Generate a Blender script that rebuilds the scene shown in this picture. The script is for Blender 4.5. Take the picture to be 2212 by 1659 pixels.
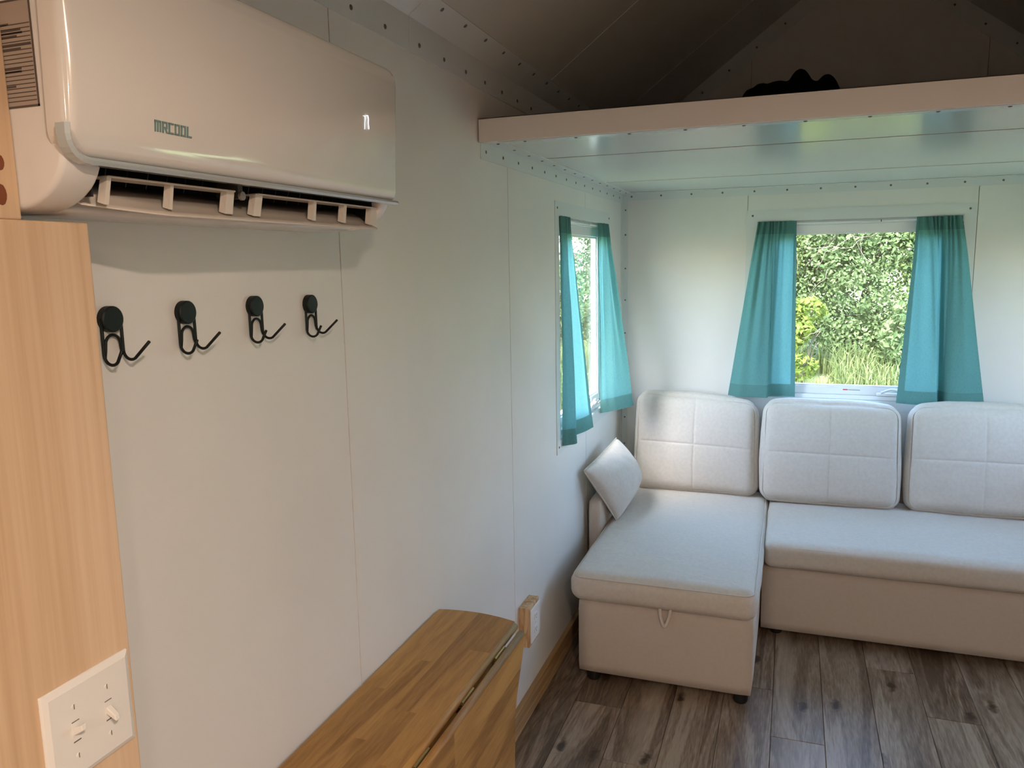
import bpy, bmesh, math, random
import numpy as np
from mathutils import Vector, Matrix, noise

random.seed(7)
rng = np.random.default_rng(11)
SC = bpy.context.scene
for o in list(bpy.data.objects):
    bpy.data.objects.remove(o)
COL = SC.collection

# ------------------------------------------------------------------ camera
CAM = Vector((0.88, 0.0, 1.663))
FPX, PITCH, YAW, ROLL = 1697.1, 0.15330767, 0.34359488, -0.01779476
_r = Vector((math.cos(YAW), math.sin(YAW), 0)); _f = Vector((-math.sin(YAW), math.cos(YAW), 0)); _u = Vector((0, 0, 1))
FWD = math.cos(PITCH) * _f - math.sin(PITCH) * _u
_u2 = math.cos(PITCH) * _u + math.sin(PITCH) * _f
RGT = math.cos(ROLL) * _r + math.sin(ROLL) * _u2
UPV = math.cos(ROLL) * _u2 - math.sin(ROLL) * _r
cd = bpy.data.cameras.new('camera'); cam = bpy.data.objects.new('camera', cd); COL.objects.link(cam)
cam.matrix_world = Matrix(((RGT.x, UPV.x, -FWD.x, CAM.x), (RGT.y, UPV.y, -FWD.y, CAM.y), (RGT.z, UPV.z, -FWD.z, CAM.z), (0, 0, 0, 1)))
cd.sensor_width = 36.0; cd.lens = FPX / 2212 * 36.0; cd.clip_start = 0.02; cd.clip_end = 200
SC.camera = cam

# ------------------------------------------------------------------ sky, sun, exposure
W = bpy.data.worlds.new('sky'); SC.world = W; W.use_nodes = True
nt = W.node_tree; nt.nodes.clear()
sky = nt.nodes.new('ShaderNodeTexSky'); sky.sky_type = 'NISHITA'; sky.sun_disc = False
sky.sun_elevation = math.radians(52); sky.sun_rotation = math.radians(200); sky.air_density = 1.1; sky.dust_density = 1.6; sky.ozone_density = 1.3
bg = nt.nodes.new('ShaderNodeBackground'); bg.inputs[1].default_value = 1.9
wo = nt.nodes.new('ShaderNodeOutputWorld'); nt.links.new(sky.outputs[0], bg.inputs[0]); nt.links.new(bg.outputs[0], wo.inputs[0])
sl = bpy.data.lights.new('sun', 'SUN'); sl.energy = 7.5; sl.angle = math.radians(1.5); sl.color = (1.0, 0.95, 0.86)
so = bpy.data.objects.new('sun', sl); COL.objects.link(so)
so.rotation_euler = Vector((0.16, 0.66, -0.74)).to_track_quat('-Z', 'Y').to_euler()
SC.view_settings.view_transform = 'Standard'; SC.view_settings.look = 'None'; SC.view_settings.gamma = 1.0
SC.view_settings.use_curve_mapping = False; SC.view_settings.exposure = 0.92

# ------------------------------------------------------------------ helpers
def obj(name, me, mat=None, parent=None, smooth=False):
    if isinstance(me, bmesh.types.BMesh):
        m = bpy.data.meshes.new(name); me.normal_update(); me.to_mesh(m); me.free(); me = m
    o = bpy.data.objects.new(name, me); COL.objects.link(o)
    if mat is not None and not me.materials:
        me.materials.append(mat)
    if smooth:
        for p in me.polygons: p.use_smooth = True
    if parent is not None: o.parent = parent
    return o

def empty(name, loc=(0, 0, 0), label=None, cat=None, group=None, kind=None):
    o = bpy.data.objects.new(name, None); COL.objects.link(o); o.location = loc; o.empty_display_size = 0.05
    return tag(o, label, cat, group, kind)

def tag(o, label=None, cat=None, group=None, kind=None):
    if label: o['label'] = label
    if cat: o['category'] = cat
    if group: o['group'] = group
    if kind: o['kind'] = kind
    return o

def keep(o, parent):
    """parent o to an Empty that sits away from the origin, keeping o's world place"""
    o.parent = parent
    o.matrix_parent_inverse = Matrix.Translation(parent.location).inverted()
    return o

def box(bm, x0, x1, y0, y1, z0, z1):
    vs = [bm.verts.new(p) for p in ((x0, y0, z0), (x1, y0, z0), (x1, y1, z0), (x0, y1, z0), (x0, y0, z1), (x1, y0, z1), (x1, y1, z1), (x0, y1, z1))]
    for f in ((0, 3, 2, 1), (4, 5, 6, 7), (0, 1, 5, 4), (1, 2, 6, 5), (2, 3, 7, 6), (3, 0, 4, 7)):
        bm.faces.new([vs[i] for i in f])

def boxes(*bs):
    bm = bmesh.new()
    for b in bs: box(bm, *b)
    return bm

def prism(bm, poly, axis, d0, d1):
    """poly: 2D points; axis 0 -> (y,z) extruded in x, 1 -> (x,z) in y, 2 -> (x,y) in z"""
    def P(p, d):
        return (d, p[0], p[1]) if axis == 0 else (p[0], d, p[1]) if axis == 1 else (p[0], p[1], d)
    a = [bm.verts.new(P(p, d0)) for p in poly]; b = [bm.verts.new(P(p, d1)) for p in poly]
    n = len(poly)
    bm.faces.new(a); bm.faces.new(b[::-1])
    for i in range(n):
        bm.faces.new((a[i], b[i], b[(i + 1) % n], a[(i + 1) % n]))
    bmesh.ops.recalc_face_normals(bm, faces=bm.faces[:])

def bevel(o, w, seg=2):
    m = o.modifiers.new('bevel', 'BEVEL'); m.width = w; m.segments = seg; m.limit_method = 'ANGLE'; m.angle_limit = 0.7
    return o

def tube(bm, pts, r, seg=8, closed=False, cap=True):
    pts = [Vector(p) for p in pts]; n = len(pts); rings = []
    prev = None
    for i, p in enumerate(pts):
        if closed: t = (pts[(i + 1) % n] - pts[i - 1]).normalized()
        else: t = (pts[min(i + 1, n - 1)] - pts[max(i - 1, 0)]).normalized()
        a = (prev - t * prev.dot(t)) if prev is not None else t.orthogonal()
        if a.length < 1e-6: a = t.orthogonal()
        a.normalize(); prev = a; b = t.cross(a)
        rings.append([bm.verts.new(p + r * (math.cos(2 * math.pi * k / seg) * a + math.sin(2 * math.pi * k / seg) * b)) for k in range(seg)])
    for i in range(n if closed else n - 1):
        A, B = rings[i], rings[(i + 1) % n]
        for k in range(seg):
            bm.faces.new((A[k], A[(k + 1) % seg], B[(k + 1) % seg], B[k]))
    if cap and not closed:
        bm.faces.new(rings[0][::-1]); bm.faces.new(rings[-1])

def cyl(bm, c, axis, r, h, seg=20, r2=None):
    c = Vector(c); ax = Vector(axis).normalized(); a = ax.orthogonal().normalized(); b = ax.cross(a)
    r2 = r if r2 is None else r2
    A = [bm.verts.new(c + r * (math.cos(2 * math.pi * k / seg) * a + math.sin(2 * math.pi * k / seg) * b)) for k in range(seg)]
    B = [bm.verts.new(c + ax * h + r2 * (math.cos(2 * math.pi * k / seg) * a + math.sin(2 * math.pi * k / seg) * b)) for k in range(seg)]
    for k in range(seg): bm.faces.new((A[k], A[(k + 1) % seg], B[(k + 1) % seg], B[k]))
    bm.faces.new(A[::-1]); bm.faces.new(B)

def catmull(P, u):
    P = [Vector(p) for p in P]; n = len(P) - 1
    t = min(max(u, 0), 1) * n; i = min(int(t), n - 1); t -= i
    p1, p2 = P[i], P[i + 1]; p0 = P[i - 1] if i > 0 else p1 * 2 - p2; p3 = P[i + 2] if i + 2 <= n else p2 * 2 - p1
    return 0.5 * ((2 * p1) + (p2 - p0) * t + (2 * p0 - 5 * p1 + 4 * p2 - p3) * t * t + (3 * p1 - p0 - 3 * p2 + p3) * t ** 3)

# ------------------------------------------------------------------ materials
def mat(name, col, rough=0.5, metal=0.0, spec=0.5, coat=0.0, sheen=0.0):
    m = bpy.data.materials.new(name); m.use_nodes = True; b = m.node_tree.nodes['Principled BSDF']
    b.inputs['Base Color'].default_value = (*col, 1); b.inputs['Roughness'].default_value = rough; b.inputs['Metallic'].default_value = metal
    b.inputs['Specular IOR Level'].default_value = spec; b.inputs['Coat Weight'].default_value = coat; b.inputs['Sheen Weight'].default_value = sheen
    b.inputs['Coat Roughness'].default_value = 0.06
    return m

def N(m, t, **kw):
    n = m.node_tree.nodes.new(t)
    for k, v in kw.items(): setattr(n, k, v)
    return n

def LK(m, a, b): m.node_tree.links.new(a, b)
def BS(m): return m.node_tree.nodes['Principled BSDF']

def add_bump(m, scale, strength, dist=0.002, stretch=(1, 1, 1), detail=4):
    tc = N(m, 'ShaderNodeTexCoord'); mp = N(m, 'ShaderNodeMapping'); mp.inputs['Scale'].default_value = stretch
    nz = N(m, 'ShaderNodeTexNoise'); nz.inputs['Scale'].default_value = scale; nz.inputs['Detail'].default_value = detail
    bp = N(m, 'ShaderNodeBump'); bp.inputs['Strength'].default_value = strength; bp.inputs['Distance'].default_value = dist
    LK(m, tc.outputs['Object'], mp.inputs[0]); LK(m, mp.outputs[0], nz.inputs['Vector']); LK(m, nz.outputs['Fac'], bp.inputs['Height']); LK(m, bp.outputs[0], BS(m).inputs['Normal'])
    return nz

def mottle(m, c1, c2, scale, detail=3):
    tc = N(m, 'ShaderNodeTexCoord'); nz = N(m, 'ShaderNodeTexNoise'); nz.inputs['Scale'].default_value = scale; nz.inputs['Detail'].default_value = detail
    rp = N(m, 'ShaderNodeValToRGB'); rp.color_ramp.elements[0].color = (*c1, 1); rp.color_ramp.elements[1].color = (*c2, 1)
    rp.color_ramp.elements[0].position = 0.35; rp.color_ramp.elements[1].position = 0.65
    LK(m, tc.outputs['Object'], nz.inputs['Vector']); LK(m, nz.outputs['Fac'], rp.inputs[0]); LK(m, rp.outputs[0], BS(m).inputs['Base Color'])

def wood(name, cols, grain_axis, rough=0.45, ring=9.0, stretch=0.06, fine=120.0, varied=0.25, knots=0.0, bumpy=0.15, spec=0.5, ringamp=0.16, finamp=0.45, dist=1.2, rings=46.0, streak=0.0):
    """long grain along grain_axis; colours from a ramp; every object gets its own offset and tone"""
    m = mat(name, cols[1], rough, spec=spec); b = BS(m)
    tc = N(m, 'ShaderNodeTexCoord'); oi = N(m, 'ShaderNodeObjectInfo')
    mul = N(m, 'ShaderNodeMath', operation='MULTIPLY'); mul.inputs[1].default_value = 37.0; LK(m, oi.outputs['Random'], mul.inputs[0])
    off = N(m, 'ShaderNodeCombineXYZ'); [LK(m, mul.outputs[0], off.inputs[i]) for i in range(3)]
    add = N(m, 'ShaderNodeVectorMath', operation='ADD'); LK(m, tc.outputs['Object'], add.inputs[0]); LK(m, off.outputs[0], add.inputs[1])
    sc = [1, 1, 1]; sc[grain_axis] = stretch
    mp = N(m, 'ShaderNodeMapping'); mp.inputs['Scale'].default_value = sc; LK(m, add.outputs[0], mp.inputs[0])
    n1 = N(m, 'ShaderNodeTexNoise'); n1.inputs['Scale'].default_value = ring; n1.inputs['Detail'].default_value = 3; n1.inputs['Distortion'].default_value = dist
    LK(m, mp.outputs[0], n1.inputs['Vector'])
    # rings: sine of the noise field makes cathedral figure
    rg = N(m, 'ShaderNodeMath', operation='MULTIPLY'); rg.inputs[1].default_value = rings; LK(m, n1.outputs['Fac'], rg.inputs[0])
    sn = N(m, 'ShaderNodeMath', operation='SINE'); LK(m, rg.outputs[0], sn.inputs[0])
    n2 = N(m, 'ShaderNodeTexNoise'); n2.inputs['Scale'].default_value = fine; n2.inputs['Detail'].default_value = 5; LK(m, mp.outputs[0], n2.inputs['Vector'])
    a1 = N(m, 'ShaderNodeMath', operation='MULTIPLY_ADD'); a1.inputs[1].default_value = ringamp; LK(m, sn.outputs[0], a1.inputs[0]); LK(m, n1.outputs['Fac'], a1.inputs[2])
    a2 = N(m, 'ShaderNodeMath', operation='MULTIPLY_ADD'); a2.inputs[1].default_value = finamp; LK(m, n2.outputs['Fac'], a2.inputs[0]); LK(m, a1.outputs[0], a2.inputs[2])
    a3 = N(m, 'ShaderNodeMath', operation='MULTIPLY_ADD'); a3.inputs[1].default_value = varied; LK(m, oi.outputs['Random'], a3.inputs[0]); LK(m, a2.outputs[0], a3.inputs[2])
    a4 = N(m, 'ShaderNodeMath', operation='SUBTRACT'); a4.inputs[1].default_value = finamp / 2 + varied / 2; LK(m, a3.outputs[0], a4.inputs[0])
    rp = N(m, 'ShaderNodeValToRGB'); e = rp.color_ramp.elements
    e[0].position = 0.25; e[0].color = (*cols[0], 1); e[1].position = 0.75; e[1].color = (*cols[2], 1)
    mid = e.new(0.5); mid.color = (*cols[1], 1)
    LK(m, a4.outputs[0], rp.inputs[0]); out = rp.outputs[0]
    if streak > 0:      # pale sapwood bands running with the grain
        ss = [1, 1, 1]; ss[grain_axis] = 0.035
        ms = N(m, 'ShaderNodeMapping'); ms.inputs['Scale'].default_value = ss; LK(m, add.outputs[0], ms.inputs[0])
        n3 = N(m, 'ShaderNodeTexNoise'); n3.inputs['Scale'].default_value = 11; n3.inputs['Detail'].default_value = 1; LK(m, ms.outputs[0], n3.inputs['Vector'])
        sr = N(m, 'ShaderNodeValToRGB'); sr.color_ramp.elements[0].position = 0.60; sr.color_ramp.elements[0].color = (0, 0, 0, 1); sr.color_ramp.elements[1].position = 0.70; sr.color_ramp.elements[1].color = (streak,) * 3 + (1,)
        LK(m, n3.outputs['Fac'], sr.inputs[0])
        m3 = N(m, 'ShaderNodeMix', data_type='RGBA'); m3.inputs['B'].default_value = (*[min(1, c * 1.15) for c in cols[2]], 1)
        LK(m, sr.outputs[0], m3.inputs['Factor']); LK(m, out, m3.inputs['A']); out = m3.outputs['Result']
    if knots > 0:
        sk = [1.0, 1.0, 1.0]; sk[grain_axis] = 0.42
        mk = N(m, 'ShaderNodeMapping'); mk.inputs['Scale'].default_value = sk; LK(m, add.outputs[0], mk.inputs[0])
        vo = N(m, 'ShaderNodeTexVoronoi', voronoi_dimensions='2D'); vo.inputs['Scale'].default_value = knots; LK(m, mk.outputs[0], vo.inputs['Vector'])
        nd = N(m, 'ShaderNodeTexNoise'); nd.inputs['Scale'].default_value = 40; LK(m, tc.outputs['Object'], nd.inputs['Vector'])
        ad = N(m, 'ShaderNodeMath', operation='MULTIPLY_ADD'); ad.inputs[1].default_value = 0.12; LK(m, nd.outputs['Fac'], ad.inputs[0]); LK(m, vo.outputs['Distance'], ad.inputs[2])
        kr = N(m, 'ShaderNodeValToRGB'); kr.color_ramp.elements[0].position = 0.085; kr.color_ramp.elements[0].color = (1, 1, 1, 1); kr.color_ramp.elements[1].position = 0.135; kr.color_ramp.elements[1].color = (0, 0, 0, 1)
        LK(m, ad.outputs[0], kr.inputs[0])
        mx = N(m, 'ShaderNodeMix', data_type='RGBA'); mx.inputs['B'].default_value = (cols[0][0] * .45, cols[0][1] * .42, cols[0][2] * .4, 1)
        LK(m, kr.outputs[0], mx.inputs['Factor']); LK(m, out, mx.inputs['A']); out = mx.outputs['Result']
    LK(m, out, b.inputs['Base Color'])
    bp = N(m, 'ShaderNodeBump'); bp.inputs['Strength'].default_value = bumpy; bp.inputs['Distance'].default_value = 0.001
    LK(m, n2.outputs['Fac'], bp.inputs['Height']); LK(m, bp.outputs[0], b.inputs['Normal'])
    return m

M = {}
M['wall'] = mat('wall_paint', (0.76, 0.76, 0.735), 0.36); mottle(M['wall'], (0.755, 0.742, 0.722), (0.785, 0.772, 0.752), 3.0); add_bump(M['wall'], 90, 0.03, 0.001)
M['slab'] = mat('wall_core', (0.55, 0.50, 0.43), 0.8)
M['trim'] = mat('painted_metal_trim', (0.68, 0.715, 0.725), 0.30)
M['ceil'] = mat('ceiling_panel', (0.62, 0.61, 0.58), 0.34)
M['loft'] = mat('loft_panel_gloss', (0.66, 0.69, 0.68), 0.17)
M['fascia'] = mat('fascia_paint', (0.80, 0.765, 0.735), 0.4)
M['brown'] = mat('seam_strip', (0.33, 0.25, 0.21), 0.6)
M['screw'] = mat('screw_steel', (0.16, 0.16, 0.16), 0.4, 0.6)
M['plastic'] = mat('white_plastic', (0.80, 0.78, 0.75), 0.28)
M['acpanel'] = mat('ac_gloss_panel', (0.80, 0.765, 0.725), 0.16, coat=1.0)
M['acbody'] = mat('ac_body_plastic', (0.80, 0.78, 0.76), 0.22)
M['acdark'] = mat('ac_dark_inside', (0.012, 0.012, 0.013), 0.4)
M['acflap'] = mat('ac_flap', (0.72, 0.66, 0.59), 0.25)
M['clear'] = mat('clear_edge', (0.50, 0.57, 0.60), 0.06, coat=1.0)
M['logo'] = mat('logo_teal', (0.20, 0.31, 0.30), 0.4)
M['sticker'] = mat('sticker_grey', (0.42, 0.35, 0.30), 0.5)
M['print'] = mat('sticker_print', (0.10, 0.08, 0.07), 0.6)
M['black'] = mat('black_metal', (0.006, 0.009, 0.009), 0.5, spec=0.3)
M['blackfab'] = mat('black_fabric', (0.004, 0.004, 0.005), 0.95, spec=0.1)
M['vinyl'] = mat('window_vinyl', (0.80, 0.81, 0.82), 0.25)
M['brass'] = mat('brass_hinge', (0.45, 0.34, 0.14), 0.35, 0.9)
M['red'] = mat('sticker_red', (0.5, 0.04, 0.03), 0.5)
M['plasticleg'] = mat('black_plastic', (0.008, 0.008, 0.009), 0.5)
M['table'] = wood('acacia', ((0.25, 0.125, 0.036), (0.38, 0.205, 0.062), (0.49, 0.285, 0.095)), 1, 0.45, spec=0.3, ring=7, stretch=0.10, fine=190, varied=0.13, ringamp=0.10, rings=40)
M['tableleaf'] = M['table']
M['pine'] = wood('pine_post', ((0.55, 0.36, 0.21), (0.67, 0.475, 0.305), (0.75, 0.565, 0.385)), 2, 0.5, ring=10, stretch=0.02, fine=150, varied=0.0, ringamp=0.06, finamp=0.5, dist=0.3)
M['pinebase'] = wood('pine_baseboard', ((0.34, 0.20, 0.09), (0.45, 0.29, 0.15), (0.55, 0.38, 0.21)), 1, 0.55, ring=8, stretch=0.07, fine=90, varied=0.05)
M['pineblock'] = wood('pine_block', ((0.38, 0.22, 0.10), (0.55, 0.36, 0.19), (0.66, 0.47, 0.28)), 2, 0.6, ring=22, stretch=0.12, fine=120, varied=0.0)
M['floor'] = wood('vinyl_oak_plank', ((0.095, 0.062, 0.040), (0.205, 0.147, 0.102), (0.36, 0.285, 0.215)), 1, 0.36, ring=8, stretch=0.10, fine=190, varied=0.22, knots=3.6, bumpy=0.10, ringamp=0.09, finamp=0.62, streak=0.5)

def fabric(name, col, dark):
    m = mat(name, col, 0.95, spec=0.15, sheen=0.25); mottle(m, dark, col, 70, 6)
    nz = add_bump(m, 420, 0.25, 0.0012, (1, 1, 0.45), 3)
    # soft creases under the weave
    tc = N(m, 'ShaderNodeTexCoord'); mp = N(m, 'ShaderNodeMapping'); mp.inputs['Scale'].default_value = (1.0, 1.0, 0.55)
    n2 = N(m, 'ShaderNodeTexNoise'); n2.inputs['Scale'].default_value = 13; n2.inputs['Detail'].default_value = 3; n2.inputs['Distortion'].default_value = 0.8
    b2 = N(m, 'ShaderNodeBump'); b2.inputs['Strength'].default_value = 0.35; b2.inputs['Distance'].default_value = 0.008
    LK(m, tc.outputs['Object'], mp.inputs[0]); LK(m, mp.outputs[0], n2.inputs['Vector']); LK(m, n2.outputs['Fac'], b2.inputs['Height'])
    fb_ = [n for n in m.node_tree.nodes if n.type == 'BUMP' and n is not b2 and n.name != b2.name][0]; LK(m, b2.outputs[0], fb_.inputs['Normal'])
    return m
M['sofa'] = fabric('sofa_linen', (0.62, 0.575, 0.52), (0.58, 0.535, 0.48))
M['sofabase'] = fabric('sofa_base_fabric', (0.57, 0.505, 0.445), (0.55, 0.485, 0.425))

def curtain_mat(name, col, trans):
    m = bpy.data.materials.new(name); m.use_nodes = True; t = m.node_tree; t.nodes.clear()
    out = t.nodes.new('ShaderNodeOutputMaterial'); d = t.nodes.new('ShaderNodeBsdfDiffuse'); tr = t.nodes.new('ShaderNodeBsdfTranslucent'); mx = t.nodes.new('ShaderNodeMixShader')
    tc = t.nodes.new('ShaderNodeTexCoord'); mp = t.nodes.new('ShaderNodeMapping'); mp.inputs['Scale'].default_value = (160, 160, 900)
    nz = t.nodes.new('ShaderNodeTexNoise'); nz.inputs['Scale'].default_value = 1.0; nz.inputs['Detail'].default_value = 2
    mp2 = t.nodes.new('ShaderNodeMapping'); mp2.inputs['Scale'].default_value = (900, 900, 60); nz2 = t.nodes.new('ShaderNodeTexNoise'); nz2.inputs['Scale'].default_value = 1.0
    ad = t.nodes.new('ShaderNodeMath'); ad.operation = 'ADD'
    rp = t.nodes.new('ShaderNodeValToRGB'); rp.color_ramp.elements[0].position = 0.7; rp.color_ramp.elements[1].position = 1.3
    rp.color_ramp.elements[0].color = (*[c * 0.86 for c in col], 1); rp.color_ramp.elements[1].color = (*[min(1, c * 1.12) for c in col], 1)
    t.links.new(tc.outputs['Object'], mp.inputs[0]); t.links.new(mp.outputs[0], nz.inputs['Vector'])
    t.links.new(tc.outputs['Object'], mp2.inputs[0]); t.links.new(mp2.outputs[0], nz2.inputs['Vector'])
    t.links.new(nz.outputs['Fac'], ad.inputs[0]); t.links.new(nz2.outputs['Fac'], ad.inputs[1]); t.links.new(ad.outputs[0], rp.inputs[0])
    t.links.new(rp.outputs[0], d.inputs[0]); t.links.new(rp.outputs[0], tr.inputs[0]); mx.inputs[0].default_value = trans
    t.links.new(d.outputs[0], mx.inputs[1]); t.links.new(tr.outputs[0], mx.inputs[2]); t.links.new(mx.outputs[0], out.inputs[0])
    return m
M['teal'] = curtain_mat('teal_curtain', (0.135, 0.315, 0.305), 0.40)
M['tealhem'] = curtain_mat('teal_curtain_doubled', (0.10, 0.235, 0.225), 0.12)

def glass_mat():
    m = bpy.data.materials.new('window_glass'); m.use_nodes = True; t = m.node_tree; t.nodes.clear()
    out = t.nodes.new('ShaderNodeOutputMaterial'); tr = t.nodes.new('ShaderNodeBsdfTransparent'); gl = t.nodes.new('ShaderNodeBsdfGlossy'); mx = t.nodes.new('ShaderNodeMixShader'); fr = t.nodes.new('ShaderNodeFresnel')
    tr.inputs[0].default_value = (0.97, 0.985, 0.98, 1); gl.inputs['Roughness'].default_value = 0.02; fr.inputs[0].default_value = 1.45
    ge = t.nodes.new('ShaderNodeNewGeometry'); mi = t.nodes.new('ShaderNodeMix'); mi.inputs[2].default_value = 1.45; mi.inputs[3].default_value = 1 / 1.45
    t.links.new(ge.outputs['Backfacing'], mi.inputs[0]); t.links.new(mi.outputs[0], fr.inputs[0])   # same reflectance on both faces of the pane
    t.links.new(fr.outputs[0], mx.inputs[0]); t.links.new(tr.outputs[0], mx.inputs[1]); t.links.new(gl.outputs[0], mx.inputs[2]); t.links.new(mx.outputs[0], out.inputs[0])
    return m
M['glass'] = glass_mat()

def emit(name, col, s):
    m = bpy.data.materials.new(name); m.use_nodes = True; t = m.node_tree; t.nodes.clear()
    out = t.nodes.new('ShaderNodeOutputMaterial'); e = t.nodes.new('ShaderNodeEmission'); e.inputs[0].default_value = (*col, 1); e.inputs[1].default_value = s
    t.links.new(e.outputs[0], out.inputs[0]); return m

def leaf_mat(name, lo, hi, trans=0.4):
    m = bpy.data.materials.new(name); m.use_nodes = True; t = m.node_tree; t.nodes.clear()
    out = t.nodes.new('ShaderNodeOutputMaterial'); d = t.nodes.new('ShaderNodeBsdfDiffuse'); tr = t.nodes.new('ShaderNodeBsdfTranslucent'); mx = t.nodes.new('ShaderNodeMixShader')
    at = t.nodes.new('ShaderNodeAttribute'); at.attribute_name = 'tint'
    rp = t.nodes.new('ShaderNodeValToRGB'); rp.color_ramp.elements[0].color = (*lo, 1); rp.color_ramp.elements[1].color = (*hi, 1)
    t.links.new(at.outputs['Fac'], rp.inputs[0]); t.links.new(rp.outputs[0], d.inputs[0]); t.links.new(rp.outputs[0], tr.inputs[0]); mx.inputs[0].default_value = trans
    t.links.new(d.outputs[0], mx.inputs[1]); t.links.new(tr.outputs[0], mx.inputs[2]); t.links.new(mx.outputs[0], out.inputs[0])
    return m

# screw: a shallow round head, its axis +Z, shared by all
bm = bmesh.new(); cyl(bm, (0, 0, 0), (0, 0, 1), 0.0052, 0.0012, 12, 0.0046); cyl(bm, (0, 0, 0.0012), (0, 0, 1), 0.0040, 0.0010, 8, 0.0026)
SCREW = bpy.data.meshes.new('screw'); bm.to_mesh(SCREW); bm.free(); SCREW.materials.append(M['screw'])
def screw(p, n, parent, s=1.0):
    s *= 1.12
    o = bpy.data.objects.new('screw', SCREW); COL.objects.link(o)
    o.rotation_euler = Vector(n).to_track_quat('Z', 'Y').to_euler(); o.location = p; o.scale = (s, s, s); o.parent = parent
    return o

# ------------------------------------------------------------------ the room shell
WID, YB, YR = 2.33, 4.27, -2.6          # inner width, back wall, rear wall
EAVE, SLP = 2.244, 0.745
RX, RZ = WID / 2, EAVE + SLP * WID / 2
SK = 0.006                               # panel skin
def roof_z(x): return EAVE + SLP * min(x, WID - x)

def holed(u0, u1, z0, z1, hole):
    if hole is None or hole[1] <= u0 or hole[0] >= u1: return [(u0, u1, z0, z1)]
    a, b, c, d = hole; out = []
    if a > u0: out.append((u0, a, z0, z1))
    if b < u1: out.append((b, u1, z0, z1))
    a, b = max(a, u0), min(b, u1)
    out += [(a, b, z0, c), (a, b, d, z1)]
    return out

WL = (3.035, 3.905, 0.94, 1.845)         # window opening in the side walls (y0,y1,z0,z1)
WBK = (0.697, 1.627, 0.94, 1.85)         # window opening in the back wall (x0,x1,z0,z1)

def side_wall(name, side, seams, hole):
    xo = (-0.08, -SK) if side < 0 else (WID + SK, WID + 0.08)
    xp = (-SK, 0.0) if side < 0 else (WID, WID + SK)
    w = tag(obj(name, boxes(*[(xo[0], xo[1], a, b, c, d) for a, b, c, d in holed(YR - 0.14, YB + 0.08, -0.15, EAVE + 0.02, hole)]), M['slab']), kind='structure')
    for i in range(len(seams) - 1):
        a, b = seams[i] + 0.0020, seams[i + 1] - 0.0020
        obj('wall_panel', boxes(*[(xp[0], xp[1], p, q, r, s) for p, q, r, s in holed(a, b, 0.0, EAVE, hole)]), M['wall'], w)
    return w
SEAMS = [YR, -1.66, -0.63, 0.395, 1.425, 2.452, 3.462, YB]
wall_left = tag(side_wall('wall_left', -1, SEAMS, WL), 'white panelled left wall with fine vertical seams')
wall_right = tag(side_wall('wall_right', 1, SEAMS, WL), 'white panelled right wall with a window')

bx = [0.0, 0.648, 1.682, WID]
def gable(bm, x0, x1, y0, y1, z0):
    pts = [(x0, z0), (x1, z0), (x1, roof_z(x1))]
    if x0 < RX < x1: pts.append((RX, RZ))
    pts.append((x0, roof_z(x0)))
    prism(bm, pts, 1, y0, y1)
bm = bmesh.new()
for a, b, c, d in holed(-0.08, WID + 0.08, -0.15, 2.0, WBK): box(bm, a, b, YB + SK, YB + 0.08, c, d)
prism(bm, [(-0.08, 2.0), (WID + 0.08, 2.0), (WID + 0.08, EAVE - .05), (RX, RZ + .02), (-0.08, EAVE - .05)], 1, YB + SK, YB + 0.08)
wall_back = tag(obj('wall_back', bm, M['slab']), 'white panelled back wall rising to a gable', kind='structure')
for i in range(3):
    a, b = bx[i] + (0.0015 if i else 0), bx[i + 1] - (0.0015 if i < 2 else 0)
    bm = bmesh.new()
    if i == 1:
        for p, q, r, s in holed(a, b, 0, 1.9, WBK): box(bm, p, q, YB, YB + SK, r, s)
        gable(bm, a, b, YB, YB + SK, 1.9)
    else: gable(bm, a, b, YB, YB + SK, 0)
    obj('wall_panel', bm, M['wall'], wall_back)
bm = bmesh.new(); gable(bm, -0.0, WID, YR - 0.14, YR, -0.15)
tag(obj('wall_rear', bm, M['wall']), 'plain white wall behind the living area', kind='structure')

# roof / ceiling: two slopes, each a core slab with panels below
csl = math.sqrt(1 + SLP * SLP)
def slope_prism(bm, t0, t1, y0, y1, n0, n1, side):
    """t: horizontal distance from the eave wall; n: distance below(-)/above(+) the ceiling face"""
    pts = []
    for t, n in ((t0, n0), (t1, n0), (t1, n1), (t0, n1)):
        x = t - n * SLP / csl; z = EAVE + SLP * t + n / csl
        pts.append((x if side < 0 else WID - x, z))
    prism(bm, pts, 1, y0, y1)
ceiling = empty('ceiling', (0, 0, 0), 'vaulted ceiling of pale panels', kind='structure')
for side in (-1, 1):
    bm = bmesh.new(); slope_prism(bm, -0.18, RX + 0.12, YR - 0.2, YB + 0.2, 0.012, 0.12, side); obj('roof_core', bm, M['slab'], ceiling)
    cs = [YR, -1.45, -0.1, 0.41, 1.80, 2.753, 3.70, YB]
    for i in range(len(cs) - 1):
        bm = bmesh.new(); slope_prism(bm, 0.0, RX, cs[i] + 0.002, cs[i + 1] - 0.002, 0.0, 0.012, side); obj('ceiling_panel', bm, M['ceil'], ceiling)
    for y in cs[1:-1]:
        bm = bmesh.new(); slope_prism(bm, 0.06, RX, y - 0.003, y + 0.003, -0.001, 0.0, side); obj('seam_strip', bm, M['trim'], ceiling)

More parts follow.
